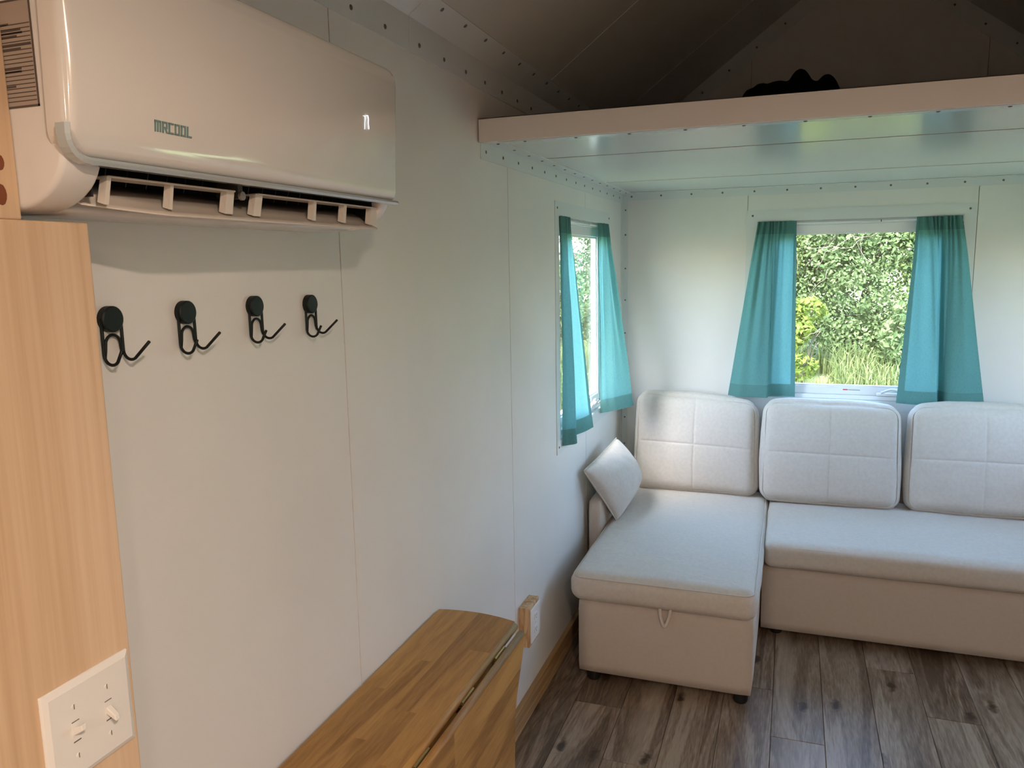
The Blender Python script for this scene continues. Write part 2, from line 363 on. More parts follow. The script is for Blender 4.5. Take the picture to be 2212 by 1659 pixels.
# floor planks
floor = tag(obj('floor', boxes((-0.14, WID + 0.14, YR - 0.14, YB + 0.14, -0.15, -0.008)), mat('subfloor', (0.03, 0.025, 0.02), 0.9)), 'grey-brown oak plank floor', kind='structure')
PW, PL = 0.178, 1.22
ends = {0: 2.703, 1: 2.385, 2: 2.20, 3: 3.007, 4: 2.693, 5: 3.62, 6: 3.305, 7: 2.99, 8: 2.45, -1: 3.3, 9: 3.1, 10: 2.6, 11: 3.4, 12: 2.8}
cache = {}
for c in range(-1, 13):
    x0 = 0.148 + PW * c; x1 = x0 + PW; x0c, x1c = max(x0, 0.0), min(x1, WID)
    if x1c - x0c < 0.004: continue
    y = ends[c]
    while y > YR: y -= PL
    while y < YB:
        a, b = max(y, YR), min(y + PL, YB)
        if b - a > 0.02:
            key = (round(x1c - x0c, 4), round(b - a, 4))
            if key not in cache:
                w2, l2 = key[0] / 2 - 0.0007, key[1] / 2 - 0.0008
                bm = bmesh.new(); box(bm, -w2, w2, -l2, l2, -0.008, 0.0)
                bmesh.ops.bevel(bm, geom=[e for e in bm.edges if all(v.co.z > -0.001 for v in e.verts)], offset=0.0012, segments=1, affect='EDGES')
                me = bpy.data.meshes.new('floor_plank'); bm.to_mesh(me); bm.free(); me.materials.append(M['floor']); cache[key] = me
            o = bpy.data.objects.new('floor_plank', cache[key]); COL.objects.link(o); o.location = ((x0c + x1c) / 2, (a + b) / 2, 0); o.parent = floor
        y += PL

# baseboards
bl = tag(obj('baseboard_left', boxes((0.0, 0.019, 0.705, YB - 0.019, 0.0, 0.089)), M['pinebase']), 'unpainted pine baseboard along the white left wall', kind='structure'); bevel(bl, 0.0015, 1)
bevel(tag(obj('baseboard_back', boxes((0.0, WID, YB - 0.019, YB, 0.0, 0.089)), M['pinebase']), 'unpainted pine baseboard behind the sofa', kind='structure'), 0.0015, 1)
bevel(tag(obj('baseboard_right', boxes((WID - 0.019, WID, YR, YB - 0.019, 0.0, 0.089)), M['pinebase']), 'unpainted pine baseboard along the right wall', kind='structure'), 0.0015, 1)

# angle trims
def trim(n, bm, label):
    o = tag(obj('trim_%d' % n, bm, M['trim']), label, kind='structure'); return o
T = 0.0022
def eave_trim(n, y0, y1, side, lift):
    bm = bmesh.new(); X = (0.0, T + lift) if side < 0 else (WID - T - lift, WID)
    box(bm, X[0], X[1], y0, y1, 2.163, EAVE); slope_prism(bm, 0.0, 0.06, y0, y1, -T - lift, 0.0, side)
    t = trim(n, bm, 'painted metal angle strip where left wall meets ceiling' if side < 0 else 'painted metal angle strip where right wall meets ceiling')
    nn = Vector((-(-SLP), 0, -1)).normalized() if side < 0 else Vector((-SLP, 0, -1)).normalized()
    y = y0 + 0.05
    while y < y1:
        xs = T + lift if side < 0 else WID - T - lift
        screw((xs, y, 2.188), (1 if side < 0 else -1, 0, 0), t)
        if side < 0:
            p = Vector((0.047, y + 0.04, EAVE + SLP * 0.047)) + nn * (T + lift); screw(p, nn, t)
        y += 0.145
eave_trim(1, YR, 1.80, -1, 0.0); eave_trim(2, 1.775, YB, -1, 0.0012); eave_trim(3, YR, YB, 1, 0.0)

# ------------------------------------------------------------------ front loft (platform above the sofa)
LY0, LZ = 2.20, 2.018
loft = empty('loft', (0, 0, 0), 'sleeping loft platform with glossy white underside panels', kind='structure')
ly = [LY0 + 0.012, 2.70, 3.642, YB]
for i in range(3):
    obj('loft_panel', boxes((0.0, WID, ly[i] + (0.0036 if i else 0), ly[i + 1] - (0.0036 if i < 2 else 0), LZ, LZ + 0.05)), M['loft'], loft)
for y in ly[1:3]:
    obj('seam_strip', boxes((0.0, WID, y - 0.0036, y + 0.0036, LZ - 0.0008, LZ + 0.05)), M['brown'], loft)
fb = obj('fascia', boxes((0.004, WID - 0.004, LY0, LY0 + 0.0118, 2.0105, 2.0765), (0.004, WID - 0.004, LY0 + 0.0005, LY0 + 0.05, 2.0112, 2.0135), (0.004, WID - 0.004, LY0, LY0 + 0.05, 2.0745, 2.0765)), M['fascia'], loft)
obj('fascia_lip', boxes((0.06, WID - 0.06, LY0 + 0.0125, LY0 + 0.05, 2.0090, 2.0111)), M['trim'], loft)
x = 0.135
while x < WID - 0.05:
    screw((x, LY0 + 0.031, 2.0090), (0, 0, -1), loft, 0.9); x += 0.152
# trims around the loft underside
bm = boxes((0.0, T, LY0 + 0.018, YB, 1.966, LZ), (0.0, 0.056, LY0 + 0.018, YB, LZ - T, LZ))
t4 = trim(4, bm, 'screwed metal angle strip under the left edge of loft')
y = LY0 + 0.06
while y < YB - 0.03:
    screw((T, y, 1.990), (1, 0, 0), t4, 0.9); screw((0.03, y + 0.03, LZ - T), (0, 0, -1), t4, 0.9); y += 0.148
bm = boxes((0.0, WID, YB - T, YB, 1.978, LZ), (0.0, WID, YB - 0.045, YB, LZ - T - 0.0006, LZ - 0.0006))
t5 = trim(5, bm, 'screwed metal angle strip where back wall meets loft underside')
x = 0.05
while x < WID:
    screw((x, YB - T, 1.999), (0, -1, 0), t5, 0.9); x += 0.157
bm = boxes((0.0, 0.032, YB - T * 1.0, YB, 0.09, 1.978), (0.0, T, YB - 0.032, YB, 0.09, 1.966))
t6 = trim(6, bm, 'vertical metal corner strip between left and back wall')
for z in (1.93, 1.80, 1.62, 1.45, 1.27, 1.10, 0.95, 0.8, 0.65): screw((0.018, YB - T, z), (0, -1, 0), t6, 0.8)
# rake trims on the gable above the loft
bm = bmesh.new()
for s in (-1, 1):
    pts = [(0.0, EAVE), (RX, RZ), (RX, RZ - 0.075 * csl), (0.0, EAVE - 0.075 * csl)]
    if s > 0: pts = [(WID - a, b) for a, b in pts]
    prism(bm, pts, 1, YB - T, YB)
t7 = trim(7, bm, 'metal rake strips along the gable slopes above loft')
for s in (-1, 1):
    x = 0.15
    while x < RX - 0.05:
        screw((x if s < 0 else WID - x, YB - T, EAVE + SLP * x - 0.05), (0, -1, 0), t7, 0.9); x += 0.13

# rear loft over the camera, with its recessed lamps
RL = 2.16
rl = empty('loft', (0, 0, 0), 'second loft platform at the rear of the room', kind='structure')
obj('loft_panel', boxes((0.0, WID, YR, 0.30, RL, RL + 0.06)), M['loft'], rl)
obj('fascia', boxes((0.0, WID, 0.30, 0.312, RL - 0.004, RL + 0.064)), M['fascia'], rl)
WARM = (1.0, 0.76, 0.58)
def downlight(x, y, power, label):
    e = empty('ceiling_light', (x, y, RL), label, 'lamp')
    bm = bmesh.new(); n = 28; prof = [(0.075, 0.0), (0.075, -0.006), (0.055, -0.010), (0.052, -0.004)]
    rings = [[bm.verts.new((r * math.cos(2 * math.pi * k / n), r * math.sin(2 * math.pi * k / n), z)) for k in range(n)] for r, z in prof]
    for a, b in zip(rings, rings[1:]):
        for k in range(n): bm.faces.new((a[k], a[(k + 1) % n], b[(k + 1) % n], b[k]))
    obj('bezel', bm, M['plastic'], e)
    bm = bmesh.new(); cyl(bm, (0, 0, -0.004), (0, 0, 1), 0.053, 0.003, 28); obj('diffuser', bm, emit('lamp_diffuser', WARM, 12.0), e)
    ld = bpy.data.lights.new('lamp', 'AREA'); ld.shape = 'DISK'; ld.size = 0.1; ld.energy = power; ld.color = WARM
    lo = bpy.data.objects.new('lamp', ld); COL.objects.link(lo); lo.parent = e; lo.location = (0, 0, -0.012)
downlight(1.22, -0.06, 13.0, 'warm recessed lamp in rear loft nearest its open edge')
downlight(1.75, -1.20, 9.0, 'warm recessed lamp in rear loft near right wall')
downlight(0.60, -1.60, 6.0, 'warm recessed lamp in rear loft near left wall')

# ------------------------------------------------------------------ wooden post the air conditioner is let into
PX = 0.115
post = tag(obj('trim_8', boxes((0.0, PX, 0.25, 0.704, 0.0, 1.7165), (0.0, PX, 0.25, 0.6215, 1.7165, 2.163)), M['pine']), 'pale pine post carrying the light switches, notched round the air conditioner', kind='structure')
bevel(post, 0.002, 2)
bm = bmesh.new()
mk = mat('pine_knot', (0.20, 0.055, 0.016), 0.5)
for y, z, ry, rz in ((0.597, 1.741, 0.010, 0.011), (0.60, 1.773, 0.008, 0.008)):
    vs = [bm.verts.new((PX + 0.0004, y + ry * math.cos(k / 16 * 2 * math.pi), z + rz * math.sin(k / 16 * 2 * math.pi) * (1 + .2 * math.sin(k)))) for k in range(16)]
    bm.faces.new(vs)
obj('knot', bm, mk, post)

# ------------------------------------------------------------------ windows
def window(name, label, org, U, Nn, w, h):
    """org: lower-left inner corner of the opening, U along the wall, Nn outwards"""
    U = Vector(U); Nn = Vector(Nn); org = Vector(org); Z = Vector((0, 0, 1))
    def bb(bm, u0, u1, n0, n1, z0, z1):
        vs = [bm.verts.new(org + U * u + Nn * n + Z * z) for z in (z0, z1) for u, n in ((u0, n0), (u1, n0), (u1, n1), (u0, n1))]
        for f in ((0, 3, 2, 1), (4, 5, 6, 7), (0, 1, 5, 4), (1, 2, 6, 5), (2, 3, 7, 6), (3, 0, 4, 7)): bm.faces.new([vs[i] for i in f])
        bmesh.ops.recalc_face_normals(bm, faces=bm.faces[:])
    e = empty(name, (0, 0, 0), label, kind='structure')
    c = 0.053
    for nm, args in (('casing', (-c, w + c, -0.003, 0, h, h + c)), ('casing', (-c, w + c, -0.003, 0, -c, 0)), ('casing', (-c, 0, -0.0026, 0, 0, h)), ('casing', (w, w + c, -0.0026, 0, 0, h))):
        bm = bmesh.new(); bb(bm, *args); obj(nm, bm, M['trim'], e)
    for u, z in ((-c * .45, h + c * .5), (w + c * .45, h + c * .5), (-c * .45, -c * .5), (w + c * .45, -c * .5)):
        screw(org + U * u + Nn * -0.003 + Z * z, -Nn, e, 0.9)
    bm = bmesh.new()
    bb(bm, -0.004, 0.004, 0, 0.078, 0, h); bb(bm, w - 0.004, w + 0.004, 0, 0.078, 0, h); bb(bm, 0.004, w - 0.004, 0, 0.078, h - 0.004, h + 0.004); bb(bm, 0.004, w - 0.004, 0, 0.078, -0.004, 0.004)
    obj('jamb', bm, M['trim'], e)
    f = 0.026; n0, n1 = 0.024, 0.074
    bm = bmesh.new(); bb(bm, 0.004, f, n0, n1, 0.004, h - 0.004); bb(bm, w - f, w - 0.004, n0, n1, 0.004, h - 0.004); bb(bm, f, w - f, n0, n1, h - f, h - 0.004); bb(bm, f, w - f, n0 - 0.008, n1, 0.004, f)
    bevel(obj('frame', bm, M['vinyl'], e), 0.002, 2)
    s0, s1 = f, f + 0.040
    bm = bmesh.new(); a0, a1 = 0.033, 0.066
    bb(bm, s0, s1, a0, a1, s0, h - s0); bb(bm, w - s1, w - s0, a0, a1, s0, h - s0); bb(bm, s1, w - s1, a0, a1, h - s1, h - s0); bb(bm, s1, w - s1, a0, a1, s0, s1)
    sash = bevel(obj('sash', bm, M['vinyl'], e), 0.002, 2)
    bm = bmesh.new(); g = 0.008
    bb(bm, s1, s1 + g, a0 + .008, a1, s1, h - s1); bb(bm, w - s1 - g, w - s1, a0 + .008, a1, s1, h - s1); bb(bm, s1 + g, w - s1 - g, a0 + .008, a1, h - s1 - g, h - s1); bb(bm, s1 + g, w - s1 - g, a0 + .008, a1, s1, s1 + g)
    obj('glazing_bead', bm, M['vinyl'], sash)
    bm = bmesh.new(); bb(bm, s1, w - s1, 0.048, 0.052, s1, h - s1); obj('pane', bm, M['glass'], sash)
    # folding crank handle on the lower frame
    hx = w * 0.72
    bm = bmesh.new(); bb(bm, hx - 0.075, hx + 0.06, 0.004, 0.028, f + 0.002, f + 0.018); hd = bevel(obj('crank_cover', bm, M['vinyl'], e), 0.005, 3)
    bm = bmesh.new(); P = [org + U * (hx - 0.055 + 0.115 * t) + Nn * 0.003 + Z * (f + 0.020 + 0.016 * math.sin(math.pi * min(1, t * 1.15)) ** 1.5) for t in [i / 10 for i in range(11)]]
    tube(bm, P, 0.006, 8); obj('crank_handle', bm, M['vinyl'], hd, True)
    # warning sticker on the sash
    bm = bmesh.new(); bb(bm, w * .52 - 0.043, w * .52 - 0.02, a0 - 0.0006, a0 - 0.0001, s1 - 0.017, s1 - 0.012); st = obj('warning_sticker', bm, M['red'], e)
    bm = bmesh.new(); bb(bm, w * .52 - 0.018, w * .52 + 0.038, a0 - 0.0006, a0 - 0.0001, s1 - 0.016, s1 - 0.0135); obj('print', bm, M['print'], st)
    return e
window('window_1', 'white awning window with crank handle in the back wall', (WBK[0], YB, WBK[2]), (1, 0, 0), (0, 1, 0), WBK[1] - WBK[0], WBK[3] - WBK[2])
window('window_2', 'white awning window in the left wall beside the corner', (0, WL[0], WL[2]), (0, 1, 0), (-1, 0, 0), WL[1] - WL[0], WL[3] - WL[2])
window('window_3', 'white awning window in the right wall', (WID, WL[1], WL[2]), (0, -1, 0), (1, 0, 0), WL[1] - WL[0], WL[3] - WL[2])

# curtain rods (tension rods inside the openings)
def rod(p0, p1, label):
    p0, p1 = Vector(p0), Vector(p1); mid = (p0 + p1) / 2
    e = empty('curtain_rod', mid, label, 'curtain rod', 'tension rods in the window openings')
    bm = bmesh.new(); tube(bm, [p0 - mid, (p1 - p0) * 0.62 + p0 - mid], 0.0055, 10); obj('rod', bm, M['vinyl'], e, True)
    bm = bmesh.new(); tube(bm, [(p1 - p0) * 0.62 + p0 - mid, p1 - mid], 0.0045, 10); obj('inner_rod', bm, M['vinyl'], e, True)
    bm = bmesh.new(); q = (p1 - p0) * 0.62 + p0 - mid; d = (p1 - p0).normalized() * 0.0015; tube(bm, [q - d, q + d], 0.0059, 10); obj('joint', bm, M['black'], e)
rod((WBK[0] + .004, YB + 0.012, WBK[3] - 0.016), (WBK[1] - .004, YB + 0.012, WBK[3] - 0.016), 'thin white tension rod across the back window opening')
rod((-0.012, WL[0] + .004, WL[3] - 0.016), (-0.012, WL[1] - .004, WL[3] - 0.016), 'thin white tension rod across the left window opening')
rod((WID + 0.012, WL[0] + .004, WL[3] - 0.016), (WID + 0.012, WL[1] - .004, WL[3] - 0.016), 'thin white tension rod across the right window opening')

def curtain(label, top, bot, ztop, zbot, inner, gath=9, ease=1.0, quick=True):
    """top/bot: (x,y) paths; inner: 0/1 which end is the hemmed free edge"""
    nu, nv = 150, 56
    P = np.zeros((nv + 1, nu + 1, 3))
    T_ = [catmull([(a, b, 0) for a, b in top], i / nu) for i in range(nu + 1)]
    B_ = [catmull([(a, b, 0) for a, b in bot], i / nu) for i in range(nu + 1)]
    dirv = (Vector((top[-1][0], top[-1][1], 0)) - Vector((top[0][0], top[0][1], 0))).normalized(); nrm = Vector((dirv.y, -dirv.x, 0))
    zb = (lambda u: zbot) if not callable(zbot) else zbot
    for j in range(nv + 1):
        v = j / nv; s = v ** ease; gz = math.exp(-v * 5)
        for i in range(nu + 1):
            u = i / nu; dl = B_[i] - T_[i]; dn = dl.dot(nrm); sn_ = (min(1.0, v * 5.0) * 0.55 + 0.45 * v) if quick else v ** 0.85
            p = T_[i] + dirv * (dl.dot(dirv) * s) + nrm * (dn * sn_)
            fl = (0.35 + 0.65 * math.sin(math.pi * min(1, abs(u - inner) * 1.6)) if abs(u - inner) < 0.3 else 1.0)
            ru = (0.5 + 0.5 * math.sin(u * gath * 2 * math.pi + 1.3 * math.sin(u * 17))) * 0.016 * gz * fl * (-1 if top[0][0] > WID else 1)
            ru += (0.0065 * math.sin(u * 7.3 * math.pi + 1.2 * v) + 0.004 * math.sin(u * 13 * math.pi + 2)) * math.sin(math.pi * min(1, v * 0.9 + 0.08)) * fl * (-1 if top[0][0] > WID else 1)
            ru += 0.0035 * noise.noise(Vector((u * 5, v * 3, sum(map(ord, label)) % 17)))
            p = p + nrm * ru
            P[j, i] = (p.x, p.y, ztop + (zb(u) - ztop) * v)
    idx = np.arange((nv + 1) * (nu + 1)).reshape(nv + 1, nu + 1)
    main, hem = [], []
    hb = int(nv * 0.94); hs = int(nu * 0.05); ht = int(nv * 0.075)
    for j in range(nv):
        for i in range(nu):
            q = (idx[j, i], idx[j, i + 1], idx[j + 1, i + 1], idx[j + 1, i])
            side = (i < hs) if inner == 0 else (i >= nu - hs)
            (hem if (j >= hb or j < ht or side) else main).append(tuple(int(k) for k in q))
    V = P.reshape(-1, 3)
    base = V.mean(0); base[2] = V[:, 2].min()
    e = empty('curtain', tuple(base), label, 'curtain', 'teal curtains on the tension rods')
    for nm, F, m in (('fabric', main, M['teal']), ('hem', hem, M['tealhem'])):
        used = sorted({k for f in F for k in f}); mp = {k: n for n, k in enumerate(used)}
        me = bpy.data.meshes.new(nm); me.from_pydata([tuple(V[k] - base) for k in used], [], [tuple(mp[k] for k in f) for f in F]); me.update()
        obj(nm, me, m, e, True)
    return e
yt = YB + 0.003
curtain('teal curtain on the back window, at the side of the left wall', [(0.700, yt), (0.76, yt - .008), (0.80, yt - .004), (0.885, yt)],
        [(0.575, 4.235), (0.63, 4.195), (0.695, 4.20), (0.768, 4.195), (0.775, 4.22), (0.79, 4.252), (0.84, 4.262), (0.908, 4.258)], 1.846, 0.952, 1, 8)
curtain('teal curtain on the back window, covering part of its crank handle', [(1.428, yt), (1.50, yt - .004), (1.56, yt - .01), (1.622, yt)],
        [(1.376, 4.215), (1.46, 4.185), (1.548, 4.19), (1.552, 4.225), (1.565, 4.25), (1.58, 4.22), (1.60, 4.19), (1.67, 4.18), (1.757, 4.215)], 1.846, 0.947, 0, 9)
curtain('teal curtain on the left window, hanging at the end away from the corner', [(-0.004, 3.040), (-0.002, 3.10), (-0.003, 3.15), (-0.004, 3.215)],
        [(0.008, 3.035), (0.024, 3.05), (0.054, 3.085), (0.046, 3.125), (0.010, 3.15), (0.006, 3.22), (0.030, 3.33), (0.044, 3.43)], 1.842, 0.915, 1, 6, 1.0, False)
curtain('teal curtain on the left window, billowing out beside the corner', [(-0.004, 3.705), (-0.002, 3.78), (-0.003, 3.84), (-0.004, 3.900)],
        [(0.012, 3.70), (0.045, 3.715), (0.085, 3.745), (0.125, 3.80), (0.148, 3.85), (0.115, 3.895), (0.06, 3.91)], 1.842, lambda u: 0.928 + 0.030 * u, 0, 7, 1.0, False)
curtain('teal curtain on the right window, at the end by the back wall', [(WID + 0.004, 3.705), (WID + 0.002, 3.78), (WID + 0.003, 3.84), (WID + 0.004, 3.900)],
        [(WID - 0.01, 3.70), (WID - 0.04, 3.76), (WID - 0.03, 3.82), (WID - 0.05, 3.88), (WID - 0.02, 3.93)], 1.842, 0.93, 0, 7)
curtain('teal curtain on the right window, at the end nearer the rear', [(WID + 0.004, 3.040), (WID + 0.002, 3.10), (WID + 0.003, 3.15), (WID + 0.004, 3.215)],
        [(WID - 0.005, 3.00), (WID - 0.04, 3.06), (WID - 0.02, 3.12), (WID - 0.045, 3.2), (WID - 0.02, 3.26)], 1.842, 0.93, 1, 6)

# ------------------------------------------------------------------ sectional sofa
def soft_box(x0, x1, y0, y1, z0, z1, r, puff=(0, 0, 0), n=(28, 28, 10), cross=None, wrinkle=0.0, seed=0, groove=0.0035):
    """rounded, puffed box; puff bulges each pair of faces; cross=(axis) puts a stitched cross on the -axis face"""
    c = Vector(((x0 + x1) / 2, (y0 + y1) / 2, (z0 + z1) / 2)); h = Vector(((x1 - x0) / 2, (y1 - y0) / 2, (z1 - z0) / 2))
    def grid(k):
        g = [-1 + 2 * i / k for i in range(k + 1)]
        if cross is not None: g += [-0.02, -0.008, 0.008, 0.02]
        return sorted(set(round(v, 5) for v in g))
    G = [grid(k) for k in n]; V = {}; vs = []; F = []
    def vid(p):
        key = tuple(p)
        if key not in V: V[key] = len(vs); vs.append(p)
        return V[key]
    for ax in range(3):
        a, b = [i for i in range(3) if i != ax]
        for sgn in (-1.0, 1.0):
            for i in range(len(G[a]) - 1):
                for j in range(len(G[b]) - 1):
                    q = []
                    for du, dv in ((0, 0), (1, 0), (1, 1), (0, 1)):
                        p = [0, 0, 0]; p[ax] = sgn; p[a] = G[a][i + du]; p[b] = G[b][j + dv]; q.append(vid(p))
                    F.append(q)
    out = []
    for p in vs:
        q = Vector([p[i] * h[i] for i in range(3)])
        inner = Vector([max(-(h[i] - r), min(h[i] - r, q[i])) for i in range(3)]); d = q - inner
        if d.length > 1e-9: q = inner + d.normalized() * r
        k = [1 - p[i] ** 4 for i in range(3)]
        for ax in range(3):
            a, b = [i for i in range(3) if i != ax]
            q[ax] += puff[ax] * p[ax] ** 3 * (1 - p[a] ** 2) ** 0.7 * (1 - p[b] ** 2) ** 0.7 if abs(p[ax]) > 0 else 0
        if cross is not None:
            a, b = [i for i in range(3) if i != cross]
            if p[cross] < -0.99:
                g = max(math.exp(-(p[a] * h[a] / 0.0045) ** 2), math.exp(-(p[b] * h[b] / 0.0045) ** 2)) * (1 - p[a] ** 8) * (1 - p[b] ** 8)
                q[cross] += groove * g
                g2 = max(math.exp(-(p[a] * h[a] / 0.05) ** 2), math.exp(-(p[b] * h[b] / 0.05) ** 2)); q[cross] += 0.0025 * g2
        if wrinkle:
            s = noise.noise(Vector((q.x * 5 + seed, q.y * 5, q.z * 5))) * wrinkle + noise.noise(Vector((q.x * 16, q.y * 16 + seed, q.z * 16))) * wrinkle * 0.35
            edge = max(abs(p[0]), abs(p[1]), abs(p[2]))
            q += Vector(p).normalized() * s
        out.append(q + c)
    me = bpy.data.meshes.new('soft'); me.from_pydata([tuple(v) for v in out], [], F); me.update()
    b2 = bmesh.new(); b2.from_mesh(me); bmesh.ops.recalc_face_normals(b2, faces=b2.faces[:]); b2.to_mesh(me); b2.free()
    return me

def piping_loop(bm, pts, r=0.0028): tube(bm, pts, r, 6, closed=True)

sofa = empty('sectional_sofa', (0.45, 3.5, 0), 'beige linen sectional sofa with a storage chaise by the left wall', 'sofa')
def sp(name, me, m, smooth=True, parent=None):
    o = obj(name, me, m, None, smooth)
    if parent is None: keep(o, sofa)
    else: o.parent = parent
    return o
# chaise
ch = sp('chaise_base', soft_box(0.117, 0.787, 2.86, 4.20, 0.036, 0.340, 0.012, (0.002, 0.004, 0), (12, 16, 8)), M['sofabase'])
cc = sp('chaise_cushion', soft_box(0.088, 0.797, 2.832, 4.205, 0.338, 0.455, 0.045, (0.006, 0.008, 0.016), (46, 70, 14), wrinkle=0.0035, seed=3), M['sofa'])
def rect_loop(x0, x1, y0, y1, z, r, n=8, wob=0.0):
    P = []
    for cx, cy, a0 in ((x1 - r, y1 - r, 0), (x0 + r, y1 - r, 90), (x0 + r, y0 + r, 180), (x1 - r, y0 + r, 270)):
        for k in range(n + 1):
            a = math.radians(a0 + 90 * k / n); P.append((cx + r * math.cos(a), cy + r * math.sin(a), z + wob * noise.noise(Vector((cx * 9, cy * 9, k)))))
    return P
bm = bmesh.new(); piping_loop(bm, rect_loop(0.099, 0.788, 2.8375, 4.19, 0.4415, 0.045), 0.0026); sp('piping', bm, M['sofa'], True, cc)
cc_inv = None
# pull strap
bm = bmesh.new(); n = 26; W2 = 0.011
ring = []
for i in range(n + 1):
    t = i / n; a = math.pi * t
    x = 0.463 - 0.020 * math.cos(a) * (1 - 0.35 * math.sin(a)); z = 0.350 - 0.066 * math.sin(a) ** 0.85; yv = 2.852 - 0.010 * math.sin(a)
    ring.append((x, yv, z))
ring = [(x, y - 0.004, z) for x, y, z in ring]
tube(bm, ring, 0.0066, 10)
sp('pull_strap', bm, M['sofa'], True)
def leg(x, y):
    bm = bmesh.new(); cyl(bm, (x, y, 0), (0, 0, 1), 0.024, 0.008, 20, 0.027); cyl(bm, (x, y, 0.008), (0, 0, 1), 0.027, 0.030, 20, 0.028); sp('leg', bm, M['plasticleg'], False)
for x, y in ((0.175, 2.893), (0.745, 2.893), (0.175, 4.1), (0.745, 4.1), (0.86, 3.53), (2.15, 3.53), (0.86, 4.1), (2.15, 4.1)): leg(x, y)
# main seat
sp('seat_base', soft_box(0.792, 2.235, 3.46, 4.20, 0.036, 0.325, 0.010, (0, 0.003, 0), (20, 10, 8)), M['sofabase'])
sc_ = sp('seat_cushion', soft_box(0.803, 2.235, 3.425, 4.205, 0.334, 0.448, 0.030, (0.003, 0.008, 0.014), (64, 36, 12), wrinkle=0.004, seed=9), M['sofa'])
bm = bmesh.new(); piping_loop(bm, rect_loop(0.809, 2.23, 3.4295, 4.19, 0.432, 0.03, wob=0.002), 0.0026); sp('piping', bm, M['sofa'], True, sc_)
# pull-out slide blocks seen in the gap under the seat cushion
bm = boxes((1.385, 1.43, 3.48, 3.56, 0.322, 0.337)); sp('slide_block', bm, M['sofabase'], False)
# arms and back frame
sp('armrest', soft_box(0.020, 0.087, 3.415, 4.23, 0.036, 0.572, 0.014, (0.003, 0.003, 0.002), (6, 14, 10)), M['sofabase'])
sp('armrest', soft_box(2.24, 2.30, 3.46, 4.23, 0.036, 0.640, 0.014, (0.003, 0.003, 0.002), (6, 14, 10)), M['sofabase'])
sp('back_frame', soft_box(0.115, 2.235, 4.210, 4.248, 0.036, 0.62, 0.012, (0, 0, 0), (20, 4, 10)), M['sofabase'])

# loose back cushions
def back_cushion(x0, x1, zb, h, lean, label, seed, top_slump=0.0, yb=4.045, yaw=0.0):
    w = x1 - x0; th = 0.125
    me = soft_box(-w / 2, w / 2, -th / 2, th / 2, 0, h, 0.060, (0.006, 0.040, 0.010), (48, 14, 42), cross=1, wrinkle=0.005, seed=seed)
    for v in me.vertices:
        t = max(0, v.co.z / h)
        v.co.z += -top_slump * t * (v.co.x / w) * 2 - 0.012 * t * abs(v.co.x / (w / 2)) ** 3
        v.co.x *= 1 - 0.03 * t ** 3 * 1.0
        v.co.z = max(v.co.z, 0.002)
    e = empty('back_cushion', ((x0 + x1) / 2, yb, zb), label, 'cushion', 'back cushions of the sectional sofa')
    e.rotation_euler = (-lean, 0, yaw)
    o = obj('cover', me, M['sofa'], e, True)
    # front piping following the rounded outline
    P = []
    r = 0.055
    for cx, cz, a0 in ((w / 2 - 0.014 - r, h - 0.014 - r, 0), (-w / 2 + 0.014 + r, h - 0.014 - r, 90), (-w / 2 + 0.014 + r, 0.014 + r, 180), (w / 2 - 0.014 - r, 0.014 + r, 270)):
        for k in range(9):
            a = math.radians(a0 + 90 * k / 8); xx = cx + r * math.cos(a); zz = cz + r * math.sin(a); t = zz / h
            P.append((xx * (1 - 0.03 * t ** 3), -th / 2 + 0.0185, zz - top_slump * t * (xx / w) * 2 - 0.012 * t * abs(xx / (w / 2)) ** 3))
    Q = []
    for a, b in zip(P, P[1:] + P[:1]):
        for k in range(4): Q.append(tuple(Vector(a).lerp(Vector(b), k / 4)))
    bm = bmesh.new(); tube(bm, Q, 0.0024, 6, True); obj('piping', bm, M['sofa'], e, True)
    return e
back_cushion(0.105, 0.742, 0.452, 0.515, 0.16, 'beige back cushion on the chaise, touching the left wall corner', 1.0, 0.018, 4.088)
back_cushion(0.754, 1.396, 0.450, 0.515, 0.14, 'beige back cushion between the other two, below the back window', 5.0, 0.004, 4.055)
back_cushion(1.416, 2.062, 0.450, 0.525, 0.14, 'beige back cushion beside the armrest away from the chaise', 8.0, -0.004, 4.065)

